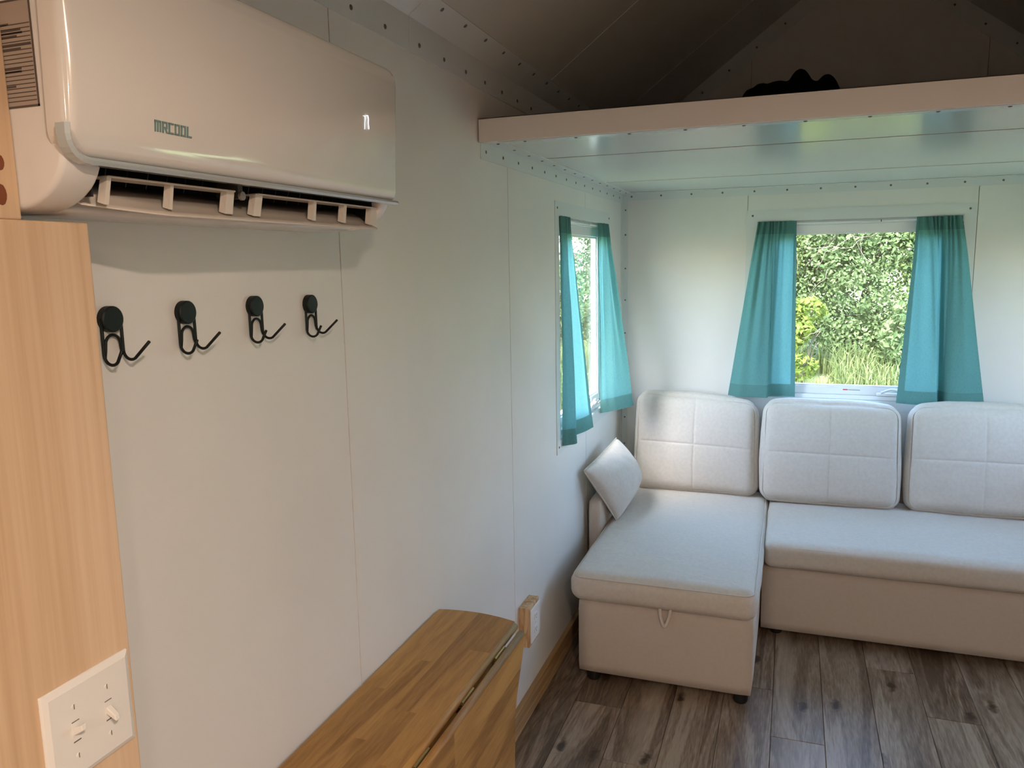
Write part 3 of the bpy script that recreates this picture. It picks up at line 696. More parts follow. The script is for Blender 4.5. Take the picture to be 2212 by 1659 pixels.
# throw pillow leaning on the arm
def quad_pillow(A, B, C, D, thick, label):
    A, B, C, D = map(Vector, (A, B, C, D)); nrm = (B - A).cross(D - A).normalized()
    if nrm.x < 0: nrm = -nrm
    n = 40; vs = []; F = []; base = D.copy(); base.z = min(A.z, B.z, C.z, D.z)
    for s in (1, -1):
        for j in range(n + 1):
            for i in range(n + 1):
                u, v = i / n, j / n
                # pinch the edges inwards so the corners stay pointed
                pu = 0.016 * math.sin(math.pi * v) * (1 - 2 * u); pv = 0.016 * math.sin(math.pi * u) * (1 - 2 * v)
                uu, vv = u + pu, v + pv
                p = A * (1 - uu) * (1 - vv) + B * uu * (1 - vv) + C * uu * vv + D * (1 - uu) * vv
                k = (max(0, 4 * u * (1 - u)) ** 0.55) * (max(0, 4 * v * (1 - v)) ** 0.55)
                wr = 0.004 * noise.noise(Vector((u * 7, v * 7, s))) * k
                vs.append(p + nrm * s * (thick * (0.72 if s > 0 else 0.22) * k + wr + 0.006 * (1 if 0 < i < n and 0 < j < n else 0)) - base)
    N1 = (n + 1) ** 2
    for s in (0, 1):
        for j in range(n):
            for i in range(n):
                a = s * N1 + j * (n + 1) + i; q = (a, a + 1, a + n + 2, a + n + 1); F.append(q if s == 0 else q[::-1])
    me = bpy.data.meshes.new('cover'); me.from_pydata([tuple(v) for v in vs], [], F); me.update()
    b2 = bmesh.new(); b2.from_mesh(me); bmesh.ops.remove_doubles(b2, verts=b2.verts[:], dist=1e-5); bmesh.ops.recalc_face_normals(b2, faces=b2.faces[:]); b2.to_mesh(me); b2.free()
    e = empty('throw_pillow', base, label, 'pillow')
    obj('cover', me, M['sofa'], e, True)
    loop = []
    for u0, v0, u1, v1 in ((0, 0, 1, 0), (1, 0, 1, 1), (1, 1, 0, 1), (0, 1, 0, 0)):
        for k in range(16):
            u, v = u0 + (u1 - u0) * k / 16, v0 + (v1 - v0) * k / 16
            pu = 0.016 * math.sin(math.pi * v) * (1 - 2 * u); pv = 0.016 * math.sin(math.pi * u) * (1 - 2 * v); uu, vv = u + pu, v + pv
            loop.append(A * (1 - uu) * (1 - vv) + B * uu * (1 - vv) + C * uu * vv + D * (1 - uu) * vv - base)
    bm = bmesh.new(); tube(bm, loop, 0.003, 6, True); obj('piping', bm, M['sofa'], e, True)
quad_pillow((0.030, 3.30, 0.742), (0.085, 3.73, 0.800), (0.165, 3.97, 0.545), (0.137, 3.50, 0.457), 0.12, 'small square beige pillow leaning on the chaise arm and left wall')

# ------------------------------------------------------------------ air conditioner
AY0, AY1, AZ0, AZ1 = 0.622, 1.312, 1.7175, 2.003
ac = empty('air_conditioner', (0.0, (AY0 + AY1) / 2, AZ0), 'white wall-mounted split air conditioner with its air flap open', 'air conditioner')
def ap(name, me, m, smooth=False, parent=None):
    o = obj(name, me, m, None, smooth)
    if parent is None: keep(o, ac)
    else: o.parent = parent
    return o
XF = 0.180
prof = [(0.0, 1.727), (0.095, 1.7255)] + [(0.095 + (XF - 0.095) * math.sin(a_ * math.pi / 24) , 1.785 - 0.0595 * math.cos(a_ * math.pi / 24)) for a_ in range(1, 13)] + [(XF, 1.985), (0.165, 2.001), (0.0, 2.001)]
OY0, OY1 = 0.672, 1.284
# shell: end caps in full profile, the middle leaves the air outlet open
bm = bmesh.new()
for a, b in ((AY0, OY0), (OY1, AY1)):
    prism(bm, prof, 1, a, b)
mid = [(0.0, 1.727), (0.105, 1.7255), (0.118, 1.7285), (0.112, 1.738), (0.075, 1.745), (0.075, 1.80), (0.165, 1.80), (XF, 1.782), (XF, 1.985), (0.165, 2.001), (0.0, 2.001)]
prism(bm, mid, 1, OY0, OY1)
bo_ = bevel(ap('body', bm, M['acbody'], True), 0.006, 3); bo_.modifiers['bevel'].angle_limit = 1.0; es_ = bo_.modifiers.new('es', 'EDGE_SPLIT'); es_.split_angle = 0.7
# dark throat lining
bm = boxes((0.0755, 0.0775, OY0 + .001, OY1 - .001, 1.745, 1.799), (0.0775, 0.16, OY0 + .001, OY1 - .001, 1.7975, 1.7995), (0.078, 0.158, OY0 + 0.0005, OY0 + 0.003, 1.742, 1.797), (0.078, 0.158, OY1 - 0.003, OY1 - 0.0005, 1.742, 1.797))
ap('outlet_lining', bm, M['acdark'])
for k in range(18):
    y = OY0 + 0.03 + k * (OY1 - OY0 - 0.06) / 17
    bm = bmesh.new(); prism(bm, [(0.080, 1.752), (0.108, 1.752), (0.118, 1.785), (0.080, 1.792)], 1, y, y + 0.0015); ap('vane', bm, M['acdark'])
# front panel, slightly rolled back toward its lower edge
def xf(z): return 0.204 - 0.5 * 1.7 * max(0.0, 1.885 - z) ** 2
def panel_mesh(y0, y1, z0, z1, r, back, edge=0.012, nz=26, ny=40):
    """rounded-rectangle shell with a soft rounded rim"""
    bm = bmesh.new(); rings = []
    def outline(ins):
        P = []
        rr = max(r - ins, 0.004)
        for cy, cz, a0 in ((y1 - ins - rr, z1 - ins - rr, 0), (y0 + ins + rr, z1 - ins - rr, 90), (y0 + ins + rr, z0 + ins + rr, 180), (y1 - ins - 0.006, z0 + ins + 0.006, 270)):
            rq = 0.006 if a0 == 270 else rr
            for k in range(9):
                a = math.radians(a0 + 90 * k / 8); P.append((cy + rq * math.cos(a), cz + rq * math.sin(a)))
        return P
    for ins, dx in ((0.0, -back), (0.0, -edge), (0.0015, -edge * .5), (0.005, -edge * .15), (0.011, 0.0)):
        rings.append([bm.verts.new((xf(z) + dx, y, z)) for y, z in outline(ins)])
    for a, b in zip(rings, rings[1:]):
        for k in range(len(a)): bm.faces.new((a[k], a[(k + 1) % len(a)], b[(k + 1) % len(a)], b[k]))
    # front face split in horizontal strips so it follows the roll
    inner = outline(0.011); m = len(inner)
    f = bm.faces.new(rings[-1])
    zs = [z0 + 0.011 + (z1 - z0 - 0.022) * k / nz for k in range(1, nz)]
    for z in zs:
        g = [e for e in bm.edges] + [ff for ff in bm.faces] + [v for v in bm.verts]
        bmesh.ops.bisect_plane(bm, geom=g, plane_co=(0, 0, z), plane_no=(0, 0, 1), dist=1e-6)
    for v in bm.verts:
        if abs(v.co.x - 0) > 0:
            pass
    bmesh.ops.recalc_face_normals(bm, faces=bm.faces[:])
    return bm
bm = panel_mesh(0.616, 1.313, 1.778, 2.003, 0.030, 0.030)
for v in bm.verts:      # vertices made by the cuts lie on chords: put the front ones back on the roll
    if v.co.y > 0.6221 and v.co.y < 1.3019 and v.co.x > xf(v.co.z) - 0.004 and 1.788 < v.co.z < 1.993: v.co.x = xf(v.co.z)
pan = ap('front_panel', bm, M['acpanel'], True)
sm = pan.modifiers.new('edge', 'EDGE_SPLIT'); sm.split_angle = math.radians(40)
# clear acrylic edge under the panel, turning up at its ends
P = []
for k in range(9):
    a = math.radians(180 + 90 * k / 8); P.append((0.616 + 0.027 + 0.029 * math.cos(a), 1.776 + 0.027 + 0.029 * math.sin(a)))
P = [(0.6135, 1.808)] + P
for k in range(7): P.append((0.66 + (1.3145 - 0.66) * (k + 1) / 7.0, 1.774))
bm = bmesh.new(); secs = []
for i, (y, z) in enumerate(P):
    a = Vector(P[min(i + 1, len(P) - 1)]) - Vector(P[max(i - 1, 0)]); nn = Vector((-a.y, a.x)).normalized()
    x = xf(max(z, 1.78)); th = 0.0036
    secs.append([bm.verts.new((x + dx, y + nn.x * s, z + nn.y * s)) for dx, s in ((-0.012, -th), (0.000, -th), (0.003, 0.0), (0.000, th), (-0.012, th))])
for a, b in zip(secs, secs[1:]):
    for k in range(5): bm.faces.new((a[k], a[(k + 1) % 5], b[(k + 1) % 5], b[k]))
bm.faces.new(secs[0]); bm.faces.new(secs[-1][::-1]); bmesh.ops.recalc_face_normals(bm, faces=bm.faces[:])
ap('clear_edge_strip', bm, M['clear'])
# air flap: tray and two frames
flap = empty('air_flap', (0, 0, 0)); keep(flap, ac); flap.location = (0, 0, 0)
def fp(name, bm, m, sm=False):
    o = obj(name, bm, m, flap, sm); return o
bm = bmesh.new(); secs = []
ns = 40
for i in range(ns + 1):
    t = i / ns; y = 0.676 + (1.318 - 0.676) * t
    taper = min(1.0, (t + 0.02) / 0.16, (1.0 - t + 0.006) / 0.07) ** 0.7
    x1 = 0.128 + (0.172 - 0.128) * taper; z1 = 1.7390 - 0.0115 * taper
    up = (0.118, 1.7605)
    secs.append([bm.verts.new(p) for p in ((x1, y, z1), (x1 - 0.010, y, z1 + 0.0045), ((x1 + up[0]) / 2, y, z1 + 0.0125), (up[0], y, up[1]), (up[0] - .001, y, up[1] - 0.003), ((x1 + up[0]) / 2, y, z1 + 0.009), (x1 - 0.010, y, z1 + 0.0015), (x1 + 0.0008, y, z1 - 0.0022))])
for a, b in zip(secs, secs[1:]):
    for k in range(8): bm.faces.new((a[k], a[(k + 1) % 8], b[(k + 1) % 8], b[k]))
bm.faces.new(secs[0]); bm.faces.new(secs[-1][::-1]); bmesh.ops.recalc_face_normals(bm, faces=bm.faces[:])
fp('tray', bm, M['acflap'], True)
def zt(x): return 1.7305 + (0.170 - x) * 0.40
def frame_bar(y0, y1):
    b = boxes((0.140, 0.168, y0, y1, 1.7632, 1.7655)); bevel(fp('frame_bar', b, M['acflap']), 0.001, 1)
def strut(y0, y1, w0):
    bm = bmesh.new()
    a = [(0.166, y0), (0.166, y0 + w0), (0.156, y0 + w0), (0.156, y0)]
    A = [bm.verts.new((x, y, 1.7645)) for x, y in a]; B = [bm.verts.new((x + 0.001, y + (y1 - y0), 1.7325 + (0.170 - x) * 0.3)) for x, y in a]
    bm.faces.new(A); bm.faces.new(B[::-1])
    for k in range(4): bm.faces.new((A[k], B[k], B[(k + 1) % 4], A[(k + 1) % 4]))
    bmesh.ops.recalc_face_normals(bm, faces=bm.faces[:]); fp('strut', bm, M['acflap'])
frame_bar(0.688, 0.900); frame_bar(0.948, 1.284)
for y0, y1, w0 in ((0.688, 0.680, 0.006), (0.783, 0.776, 0.005), (0.884, 0.876, 0.015), (0.944, 0.934, 0.016), (1.087, 1.080, 0.008), (1.176, 1.168, 0.009), (1.266, 1.258, 0.022)): strut(y0, y1, w0)
# hinge arm in the middle
bm = boxes((0.125, 0.160, 0.914, 0.924, 1.756, 1.797)); ap('hinge_arm', bm, mat('hinge_grey', (0.05, 0.04, 0.035), 0.5))
bm = bmesh.new(); cyl(bm, (0.160, 0.919, 1.760), (1, 0, 0), 0.006, 0.004, 16); ap('hinge_pin', bm, mat('hinge_pin_grey', (0.25, 0.22, 0.2), 0.4))
# logo in block strokes
LET = {'M': ['l', 'T', 'm', 'r'], 'R': ['l', 'T', 'M', 'rt', 'dg'], 'C': ['l', 'T', 'B'], 'O': ['l', 'T', 'B', 'r'], 'L': ['l', 'B']}
bm = bmesh.new(); y = 0.7275; hgt, wd, st = 0.0125, 0.0078, 0.0021; z0 = 1.8155
for chh in 'MRCOOL':
    w_ = wd * (1.25 if chh == 'M' else 1.0)
    for s in LET[chh]:
        if s == 'dg':
            prism(bm, [(y + w_ * .40, z0 + hgt * .42), (y + w_ * .40 + st * 1.3, z0 + hgt * .42), (y + w_ + st * .5, z0), (y + w_ - st * .8, z0)], 0, -0.0005, 0.0004); continue
        R = {'l': (0, st, 0, 1), 'r': (w_ - st, w_, 0, 1), 'm': (w_ / 2 - st / 2, w_ / 2 + st / 2, 0, 1), 'T': (0, w_, 1 - st / hgt, 1), 'B': (0, w_, 0, st / hgt), 'M': (0, w_, .38, .38 + st / hgt), 'rt': (w_ - st, w_, .4, 1), 'rb': (w_ - st * 1.3, w_ - st * .1, 0, .4)}[s]
        box(bm, -0.0005, 0.0004, y + R[0], y + R[1], z0 + R[2] * hgt, z0 + R[3] * hgt)
    y += w_ + 0.0019
for v in bm.verts: v.co.x += xf(v.co.z)
ap('logo', bm, M['logo'])
# lit display digit seen through the panel
bm = bmesh.new(); tube(bm, [(0.2041, 1.1965, 1.9075), (0.2041, 1.2015, 1.9085), (0.2041, 1.2035, 1.904), (0.2041, 1.2025, 1.897), (0.2041, 1.203, 1.887)], 0.0006, 8)
ap('display_digit', bm, emit('display_led', (0.85, 0.92, 1.0), 2.0), True)
# rating sticker on the end of the unit
ye = AY0
bm = boxes((0.10, 0.1565, ye - 0.0006, ye - 0.0001, 1.828, 1.932)); stk = ap('rating_sticker', bm, M['sticker'])
bm = bmesh.new()
for q in ((0.1545, 0.1565, 1.828, 1.932), (0.10, 0.1565, 1.828, 1.830), (0.10, 0.1565, 1.930, 1.932)): box(bm, q[0], q[1], ye - 0.0009, ye - 0.0005, q[2], q[3])
for k in range(19):
    z = 1.834 + k * 0.0041; box(bm, 0.10, 0.1535, ye - 0.0009, ye - 0.0005, z, z + 0.0009)
for z, l in ((1.848, .012), (1.862, .022), (1.865, .022), (1.884, .024), (1.888, .038), (1.896, .020), (1.899, .028), (1.902, .026), (1.908, .010)): box(bm, 0.10, 0.115 + l, ye - 0.0009, ye - 0.0005, z, z + 0.002)
o = obj('print', bm, M['print'], stk)

# ------------------------------------------------------------------ coat hooks
def hook_meshes():
    r = 0.0021; hw = 0.0165
    disc = bmesh.new(); cyl(disc, (0, 0, 0), (1, 0, 0), 0.0178, 0.010, 32); cyl(disc, (0.010, 0, 0), (1, 0, 0), 0.0178, 0.0015, 32, 0.0160)
    def jleg(y, out, low, tip):
        P = [(0.006, y, 0.002), (0.006, y, -0.030), (0.006, y, low + 0.013)]
        for k in range(1, 9):
            a = math.pi / 2 * k / 8 * 1.55; P.append((0.006 + 0.013 * (1 - math.cos(a)), y, low + 0.013 - 0.013 * math.sin(a)))
        P.append((0.006 + out, y, tip)); return P
    la = bmesh.new(); tube(la, jleg(-hw, 0.032, -0.061, -0.040), r * 1.05, 8)
    lb = bmesh.new(); tube(lb, jleg(hw, 0.047, -0.057, -0.0315), r * 1.05, 8)
    ar = bmesh.new(); P = [(0.0065, -0.0160, -0.052), (0.006, -0.0135, -0.042)]
    for k in range(13):
        a = math.pi * k / 12; P.append((0.006, -0.0125 * math.cos(a), -0.034 + 0.0125 * math.sin(a)))
    P += [(0.006, 0.0135, -0.042), (0.0065, 0.0160, -0.050)]; tube(ar, P, r, 8)
    out = []
    for nm, b in (('disc', disc), ('long_prong', lb), ('short_prong', la), ('wire_arch', ar)):
        m = bpy.data.meshes.new(nm); b.to_mesh(m); b.free(); m.materials.append(M['black']); out.append((nm, m))
        if nm != 'disc':
            for p in m.polygons: p.use_smooth = True
    return out
HM = hook_meshes()
for y, lab in ((0.826, 'black wire coat hook on the white wall nearest the pine post'), (0.968, 'black wire coat hook, second from the pine post'), (1.134, 'black wire coat hook, third from the pine post'), (1.300, 'black wire coat hook nearest the wall seam')):
    e = empty('coat_hook', (0.0, y, 1.5965 if y < 1.2 else 1.591), lab, 'hook', 'black coat hooks on the left wall')
    for nm, m in HM:
        o = bpy.data.objects.new(nm, m); COL.objects.link(o); o.parent = e

# ------------------------------------------------------------------ switch plate
sw = empty('light_switch', (PX, 0.636, 1.140), 'white double toggle switch plate on the pine post', 'light switch')
bm = bmesh.new(); hw2, hh = 0.0615, 0.0605
A = [bm.verts.new(p) for p in ((0, -hw2, -hh), (0, hw2, -hh), (0, hw2, hh), (0, -hw2, hh))]
B = [bm.verts.new(p) for p in ((0.0035, -hw2 + .001, -hh + .001), (0.0035, hw2 - .001, -hh + .001), (0.0035, hw2 - .001, hh - .001), (0.0035, -hw2 + .001, hh - .001))]
C_ = [bm.verts.new(p) for p in ((0.0065, -hw2 + .008, -hh + .008), (0.0065, hw2 - .008, -hh + .008), (0.0065, hw2 - .008, hh - .008), (0.0065, -hw2 + .008, hh - .008))]
bm.faces.new(A[::-1]); bm.faces.new(C_)
for a, b in ((A, B), (B, C_)):
    for k in range(4): bm.faces.new((a[k], a[(k + 1) % 4], b[(k + 1) % 4], b[k]))
bevel(obj('cover_plate', bm, M['plastic'], sw), 0.0015, 2)
msl = mat('slot_shadow_grey', (0.12, 0.10, 0.09), 0.7)
for yy, up in ((-0.023, 1), (0.023, -1)):
    bm = boxes((0.0063, 0.0069, yy - 0.0052, yy + 0.0052, -0.0125, 0.0125)); well = obj('toggle_well', bm, M['plastic'], sw)
    [obj('slot_edge', boxes((0.0066, 0.0071, yy - 0.0050, yy + 0.0050, a_, b_)), msl, well) for a_, b_ in ((0.0118, 0.0126), (-0.0126, -0.0112))]
    bm = bmesh.new(); d = up
    q0 = [(0.0066, yy - 0.004, -0.004), (0.0066, yy + 0.004, -0.004), (0.0066, yy + 0.004, 0.005), (0.0066, yy - 0.004, 0.005)]
    q1 = [(0.020, yy - 0.0033, -0.0035 + d * .0075), (0.020, yy + 0.0033, -0.0035 + d * .0075), (0.019, yy + 0.0033, 0.0035 + d * .0075), (0.019, yy - 0.0033, 0.0035 + d * .0075)]
    a = [bm.verts.new(p) for p in q0]; b = [bm.verts.new(p) for p in q1]; bm.faces.new(a[::-1]); bm.faces.new(b)
    for k in range(4): bm.faces.new((a[k], a[(k + 1) % 4], b[(k + 1) % 4], b[k]))
    bevel(obj('toggle', bm, M['plastic'], sw), 0.001, 2)
    for zz in (-0.030, 0.030):
        bm = bmesh.new(); cyl(bm, (0.0060, yy, zz), (1, 0, 0), 0.0036, 0.0012, 16, 0.003); s_ = obj('plate_screw', bm, M['plastic'], sw)
        bm = boxes((0.0071, 0.0074, yy - 0.0005, yy + 0.0005, zz - 0.003, zz + 0.003)); obj('screw_slot', bm, msl, s_)

# ------------------------------------------------------------------ outlet on its wood block
ol = empty('wall_outlet', (0.0, 2.545, 0.302), 'white duplex outlet mounted on a raw pine block above the baseboard', 'outlet')
bm = boxes((0.0, 0.039, -0.058, 0.058, 0.0, 0.150)); blk = bevel(obj('wood_block', bm, M['pineblock'], ol), 0.003, 2)
bm = boxes((0.039, 0.044, -0.050, 0.052, 0.012, 0.138)); bevel(obj('cover_plate', bm, M['plastic'], ol), 0.003, 2)
for zz in (0.050, 0.100):
    bm = bmesh.new(); pts = []
    for k in range(24):
        a = 2 * math.pi * k / 24; pts.append((0.0165 * math.cos(a), max(-0.0125, min(0.0125, 0.0165 * math.sin(a))) + zz))
    prism(bm, pts, 0, 0.0435, 0.0462); rc = obj('receptacle', bm, M['plastic'], ol)
    bm = boxes((0.0460, 0.0465, -0.0075, -0.006, zz - 0.002, zz + 0.006), (0.0460, 0.0465, 0.006, 0.0075, zz - 0.002, zz + 0.006), (0.0460, 0.0465, -0.002, 0.002, zz - 0.009, zz - 0.005)); obj('slots', bm, msl, rc)
bm = bmesh.new(); cyl(bm, (0.044, 0, 0.075), (1, 0, 0), 0.003, 0.001, 14); obj('plate_screw', bm, M['plastic'], ol)

# ------------------------------------------------------------------ drop-leaf table
TZ = 0.738; TX0, TX1 = 0.006, 0.226; TY0, TY1 = 0.80, 1.815
tb = empty('drop_leaf_table', (0.12, 1.30, 0.0), 'oiled brown wooden drop-leaf table folded against the white wall', 'table')
def tp(name, me, m, smooth=False, parent=None):
    o = obj(name, me, m, None, smooth)
    if parent is None: keep(o, tb)
    else: o.parent = parent
    return o
def far(x): # bowed end
    t = (x - 0.10) / 0.14; return TY1 + 0.022 - 0.026 * t * t
top = empty('table_top', (0, 0, 0)); keep(top, tb); top.location = (0, 0, 0)
TH = 0.022
sx = [TX0, 0.062, 0.118, 0.172, TX1]
cuts = [[TY0, 1.06, 1.42, None], [TY0, 1.24, 1.56, None], [TY0, 1.00, 1.355, None], [TY0, 1.18, 1.64, None]]
for i in range(4):
    for j in range(3):
        a, b = cuts[i][j], cuts[i][j + 1]
        pts = [(sx[i], a), (sx[i + 1], a)]
        if b is None:
            pts += [(sx[i + 1] + (sx[i] - sx[i + 1]) * k / 5, far(sx[i + 1] + (sx[i] - sx[i + 1]) * k / 5)) for k in range(6)]
        else: pts += [(sx[i + 1], b), (sx[i], b)]
        bm = bmesh.new(); prism(bm, pts, 2, TZ - TH, TZ)
        # stave objects keep their own origin so each has its own grain
        o = obj('stave', bm, M['table'], top)
# rounded front nosing of the top
bm = bmesh.new(); tube(bm, [(TX1, TY0 + 0.002, TZ - TH / 2), (TX1, far(TX1) - 0.006, TZ - TH / 2)], TH / 2, 14); o = obj('nosing', bm, M['table'], top, True)
# hanging leaf
LX0 = 0.247; leaf = empty('drop_leaf', (0, 0, 0)); keep(leaf, tb); leaf.location = (0, 0, 0)
LZ1 = 0.727
def leaf_far(z):
    t = (LZ1 - z)
    if t < 0.15: return 1.782 - 0.083 * (t / 0.15)
    return max(1.699 - 0.016 * (t - 0.15) / 0.18, 1.60)
lz = [LZ1, 0.655, 0.585, 0.505, 0.42, 0.34]
lc = [[TY0, 1.33, None], [TY0, 1.10, None], [TY0, 1.44, None], [TY0, 1.22, None], [TY0, 1.38, None]]
for i in range(5):
    for j in range(2):
        a, b = lc[i][j], lc[i][j + 1]; z1, z0 = lz[i], lz[i + 1]
        if b is None: pts = [(a, z0), (leaf_far(z0), z0), (leaf_far((z0 + z1) / 2), (z0 + z1) / 2), (leaf_far(z1), z1), (a, z1)]
        else: pts = [(a, z0), (b, z0), (b, z1), (a, z1)]
        bm = bmesh.new(); prism(bm, pts, 0, LX0, LX0 + 0.020); obj('stave', bm, M['table'], leaf)
bm = bmesh.new(); tube(bm, [(LX0 + 0.010, TY0 + 0.002, LZ1), (LX0 + 0.010, leaf_far(LZ1) - 0.006, LZ1)], 0.010, 14); obj('nosing', bm, M['table'], leaf, True)
for y in (1.235, 1.465, 1.665):
    bm = bmesh.new(); cyl(bm, (0.2400, y - 0.032, 0.7265), (0, 1, 0), 0.0042, 0.064, 12); box(bm, 0.214, 0.2400, y - 0.03, y + 0.03, 0.7145, 0.7158); tp('hinge', bm, M['brass'])
bm = boxes((0.012, 0.032, 0.86, 1.74, 0.636, 0.716), (0.185, 0.205, 0.86, 1.74, 0.636, 0.716)); tp('apron', bm, M['table'])
for yy in (0.86, 1.70):
    for xx in (0.012, 0.167):
        bm = boxes((xx + (0.0 if xx > .1 else 0.010), xx + 0.038, yy, yy + 0.04, 0.0, 0.716)); bevel(tp('leg', bm, M['table']), 0.003, 2)
    bm = boxes((0.05, 0.167, yy + 0.01, yy + 0.03, 0.10, 0.15)); tp('stretcher', bm, M['table'])

# ------------------------------------------------------------------ black bundle on the loft
def bundle():
    bm = bmesh.new()
    y0 = 3.30
    sph = [((0.80, y0, 2.12), (0.135, 0.16, 0.210)), ((0.74, y0 + .02, 2.10), (0.09, 0.15, 0.232)), ((0.878, y0, 2.14), (0.070, 0.14, 0.228)), ((0.972, y0, 2.12), (0.070, 0.14, 0.220)), ((0.92, y0, 2.12), (0.08, 0.14, 0.20)), ((0.70, y0, 2.09), (0.065, 0.13, 0.222))]
    for c, s in sph:
        bmesh.ops.create_icosphere(bm, subdivisions=3, radius=1.0, matrix=Matrix.Translation(c) @ Matrix.Diagonal((*s, 1)))
    for v in bm.verts:
        v.co.z = max(v.co.z, 2.070)
    b = Vector((0.85, y0, 2.068))
    for v in bm.verts: v.co -= b
    o = tag(obj('clothing_bundle', bm, M['blackfab'], None, True), 'lumpy black cloth bundle lying on top of the loft', 'bundle')
    o.location = b
    m = o.modifiers.new('remesh', 'REMESH'); m.mode = 'VOXEL'; m.voxel_size = 0.008; m.use_smooth_shade = True
    s = o.modifiers.new('smooth', 'SMOOTH'); s.iterations = 6; s.factor = 0.5
bundle()

# ------------------------------------------------------------------ outdoors
def ground_z(x, y):
    d = max(0.0, y - 5.0); l = max(0.0, -x - 1.5)
    r = min(1.0, d / 3.5); r = r * r * (3 - 2 * r)
    l = min(1.0, l / 4.0); l = l * l * (3 - 2 * l)
    return -0.55 + 1.12 * r + 0.22 * max(0.0, min(y, 14.0) - 9.2) + 0.9 * l * (1 - r) + 0.06 * noise.noise(Vector((x * .6, y * .6, 0)))
gm = mat('lawn_ground', (0.20, 0.24, 0.09), 0.95); mottle(gm, (0.15, 0.19, 0.06), (0.26, 0.30, 0.13), 6.0, 6)
bm = bmesh.new(); bmesh.ops.create_grid(bm, x_segments=90, y_segments=90, size=20)
for v in bm.verts: v.co.z = ground_z(v.co.x, v.co.y) if True else 0
for v in bm.verts:
    if -0.3 < v.co.x < WID + 0.3 and YR - .3 < v.co.y < YB + .3: v.co.z = -0.6
tag(obj('ground', bm, gm, None, True), 'grassy ground rising to the hedge outside', kind='structure')

def leaf_cloud(name, pts, nrm, size, mt, parent, tint_lo=0.0, tint_hi=1.0):
    """one mesh of folded diamond leaves at pts facing roughly nrm"""
    n = len(pts); d = rng.normal(size=(n, 3)) * 0.75 + nrm * 0.9 + np.array([0, 0, 0.35]); d /= np.linalg.norm(d, axis=1)[:, None]
    t = rng.normal(size=(n, 3)); t -= (t * d).sum(1)[:, None] * d; t /= np.linalg.norm(t, axis=1)[:, None]; b = np.cross(d, t)
    s = (size * rng.uniform(0.6, 1.35, n))[:, None]
    V = np.stack([pts - t * s * .5, pts + b * s * .30 + d * s * .06, pts + t * s * .55 - d * s * .05, pts - b * s * .30 + d * s * .06], 1).reshape(-1, 3)
    F = np.arange(n * 4).reshape(n, 4)
    F = np.concatenate([F[:, [0, 1, 2]], F[:, [0, 2, 3]]], 1).reshape(-1, 3)
    me = bpy.data.meshes.new(name); me.from_pydata(V.tolist(), [], F.tolist()); me.update()
    at = me.attributes.new('tint', 'FLOAT', 'POINT'); at.data.foreach_set('value', np.repeat(np.clip(rng.normal(0.5, 0.25, n), tint_lo, tint_hi), 4).astype(np.float32))
    o = obj(name, me, mt, parent); o['kind'] = 'stuff'
    return o
LM = [leaf_mat('leaf_mid', (0.075, 0.115, 0.034), (0.215, 0.265, 0.092)), leaf_mat('leaf_blue', (0.065, 0.11, 0.042), (0.18, 0.24, 0.105)), leaf_mat('leaf_lime', (0.10, 0.15, 0.028), (0.22, 0.28, 0.065)), leaf_mat('leaf_dark', (0.05, 0.085, 0.032), (0.16, 0.21, 0.08))]
BARK = mat('dry_bark', (0.10, 0.08, 0.06), 0.9)
FEET = []
TWIG = mat('pale_twig', (0.16, 0.13, 0.10), 0.9)
def shrub(x, y, rx, ry, h, n, lsize, mt, label, nclump=26):
    z0 = ground_z(x, y); FEET.append((x, y, rx, ry))
    e = empty('shrub', (x, y, z0), label, 'shrub', 'shrubs of the hedge outside')
    P, Nn = [], []
    for k in range(nclump):
        th = rng.uniform(0, 2 * math.pi); rr = rng.uniform(0.2, 1) ** 0.6; hz = rng.uniform(0.0, 1.0)
        prof_ = math.sqrt(max(0.05, 1 - (hz * 0.95) ** 2.4))
        c = np.array([rx * rr * prof_ * math.cos(th) * 0.75, ry * rr * prof_ * math.sin(th) * 0.75, h * hz * 0.92])
        cr = rng.uniform(0.24, 0.42) * min(rx, 1.3) * 0.95
        m = n // nclump; d = rng.normal(size=(m, 3)); d /= np.linalg.norm(d, axis=1)[:, None]
        lum = 0.80 + 0.35 * rng.random(m)
        P.append(c + d * cr * lum[:, None] * np.array([1, 1, 0.8])); Nn.append(d)
    P = np.concatenate(P); Nn = np.concatenate(Nn); ok = P[:, 2] > 0.02
    leaf_cloud('foliage', P[ok], Nn[ok], lsize, mt, e)
    bm = bmesh.new()
    for k in range(7):
        a = rng.uniform(0, 2 * math.pi); q = Vector((0, 0, 0)); pts = [q.copy()]; dirv = Vector((math.cos(a) * .22, math.sin(a) * .22, 1)).normalized()
        for s in range(6):
            dirv = (dirv + Vector(rng.normal(size=3) * 0.22)).normalized(); q = q + dirv * h * 0.12; pts.append(q.copy())
        tube(bm, pts, 0.0042 * h, 5)
    tag(obj('stems', bm, BARK, e, True), kind='stuff')
    # pale bare twigs poking through the leaves
    bm = bmesh.new()
    for k in range(16):
        q = Vector((rng.uniform(-.7, .7) * rx, -ry * rng.uniform(0.5, .95), rng.uniform(.15, .9) * h)); pts = [q.copy()]; dirv = Vector(rng.normal(size=3)).normalized()
        for s in range(6):
            dirv = (dirv + Vector(rng.normal(size=3) * 0.35)).normalized(); q = q + dirv * 0.09 * min(1.0, h / 2.2); pts.append(q.copy())
        if k < 7 * h: tube(bm, pts, 0.0024, 4)
    tag(obj('twigs', bm, TWIG, e, True), kind='stuff')
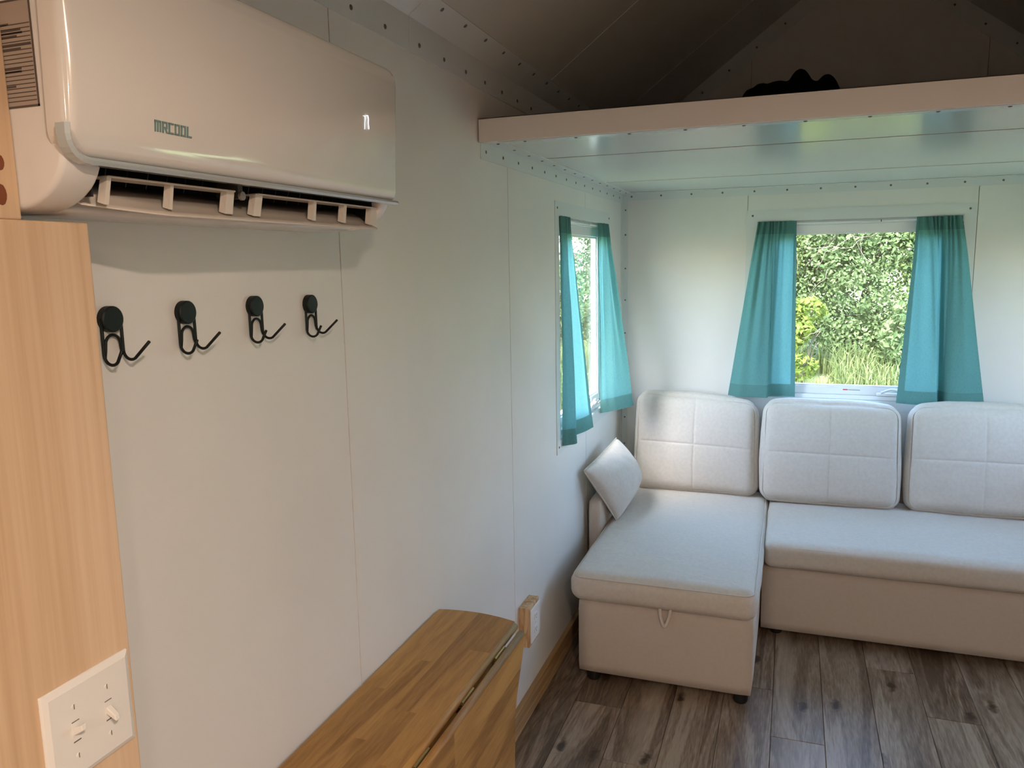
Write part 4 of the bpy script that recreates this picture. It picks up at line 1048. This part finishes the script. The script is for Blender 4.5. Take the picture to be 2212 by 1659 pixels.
S = [(0.35, 8.9, 0.85, 0.8, 2.3, 0), (1.5, 8.9, 0.85, 0.8, 2.4, 1), (2.55, 8.75, 0.85, 0.8, 2.2, 0), (3.6, 8.9, 0.85, 0.8, 2.0, 3), (-0.8, 9.0, 0.9, 0.8, 2.2, 1), (4.8, 9.1, 0.95, 0.8, 2.1, 0)]
SL = ['tall mid-green shrub directly behind the lime-green sapling', 'tall blue-green shrub behind the low blue-green bush', 'tall mid-green shrub behind the low mid-green bush', 'tall dark green shrub, the darkest of the hedge', 'tall blue-green shrub where the hedge turns past the house corner', 'tall mid-green shrub next to the dark green one']
for (x, y, rx, ry, h, k), lb in zip(S, SL): shrub(x, y, rx, ry, h, 36000, 0.043, LM[k], lb, 70)
shrub(0.98, 7.75, 0.38, 0.36, 0.80, 2200, 0.058, LM[2], 'lime-green sapling with large leaves in front of the hedge', 9)
shrub(2.05, 7.95, 0.5, 0.4, 0.8, 2600, 0.06, LM[1], 'low blue-green bush growing at the foot of the hedge', 14)
shrub(2.95, 8.0, 0.55, 0.4, 1.0, 3000, 0.055, LM[0], 'low mid-green bush growing at the foot of the hedge', 14)
for (x, y, lb) in ((-2.3, 9.6, 'shrub seen through the left window, where the hedge turns'), (-4.6, 6.6, 'shrub seen through the left window, nearer the hedge'), (-4.9, 8.6, 'shrub seen through the left window, beyond its first neighbour'), (-4.4, 4.6, 'shrub outside the left wall facing the sofa')):
    shrub(x, y, 0.95, 0.9, 2.0, 9000, 0.08, LM[0], lb, 26)

# tall grass between house and hedge
n = 52000
gx = rng.uniform(-2.0, 6.0, n); gy = rng.uniform(5.0, 8.4, n)
n2 = 9000; gx = np.concatenate([gx, rng.uniform(-6.5, -0.6, n2)]); gy = np.concatenate([gy, rng.uniform(3.0, 9.5, n2)]); n += n2
clear = np.ones(n, bool)
for fx, fy, frx, fry in FEET: clear &= ((gx - fx) / (0.8 * frx)) ** 2 + ((gy - fy) / (0.8 * fry)) ** 2 > 1.0
clear &= gy < 8.15 + 2.0 * (gx < -1.6)
gx, gy = gx[clear], gy[clear]; n = len(gx)
gz = np.array([ground_z(a, b) for a, b in zip(gx, gy)])
L_ = rng.uniform(0.16, 0.40, n); az = rng.uniform(0, 2 * math.pi, n); ln = rng.uniform(0.1, 0.75, n); wv = rng.uniform(0.004, 0.008, n)
dx, dy = np.cos(az), np.sin(az); base = np.stack([gx, gy, gz], 1); side = np.stack([-dy, dx, np.zeros(n)], 1) * wv[:, None]
m1 = base + np.stack([dx * L_ * ln * .3, dy * L_ * ln * .3, L_ * .62], 1); tip = base + np.stack([dx * L_ * ln, dy * L_ * ln, L_ * (1.0 - 0.35 * ln)], 1)
V = np.stack([base - side, base + side, m1 + side * .8, m1 - side * .8, tip], 1).reshape(-1, 3)
k = np.arange(n)[:, None] * 5
F = [tuple(f) for f in np.concatenate([k + 0, k + 1, k + 2, k + 3], 1).tolist()] + [tuple(f) for f in np.concatenate([k + 3, k + 2, k + 4], 1).tolist()]
me = bpy.data.meshes.new('grass'); me.from_pydata(V.tolist(), [], F); me.update()
at = me.attributes.new('tint', 'FLOAT', 'POINT'); at.data.foreach_set('value', np.repeat(np.clip(rng.normal(0.5, 0.28, n), 0, 1), 5).astype(np.float32))
tag(obj('grass', me, leaf_mat('grass_blade', (0.085, 0.125, 0.038), (0.25, 0.29, 0.13))), 'tall unmown grass between the window and the hedge', 'grass', kind='stuff')
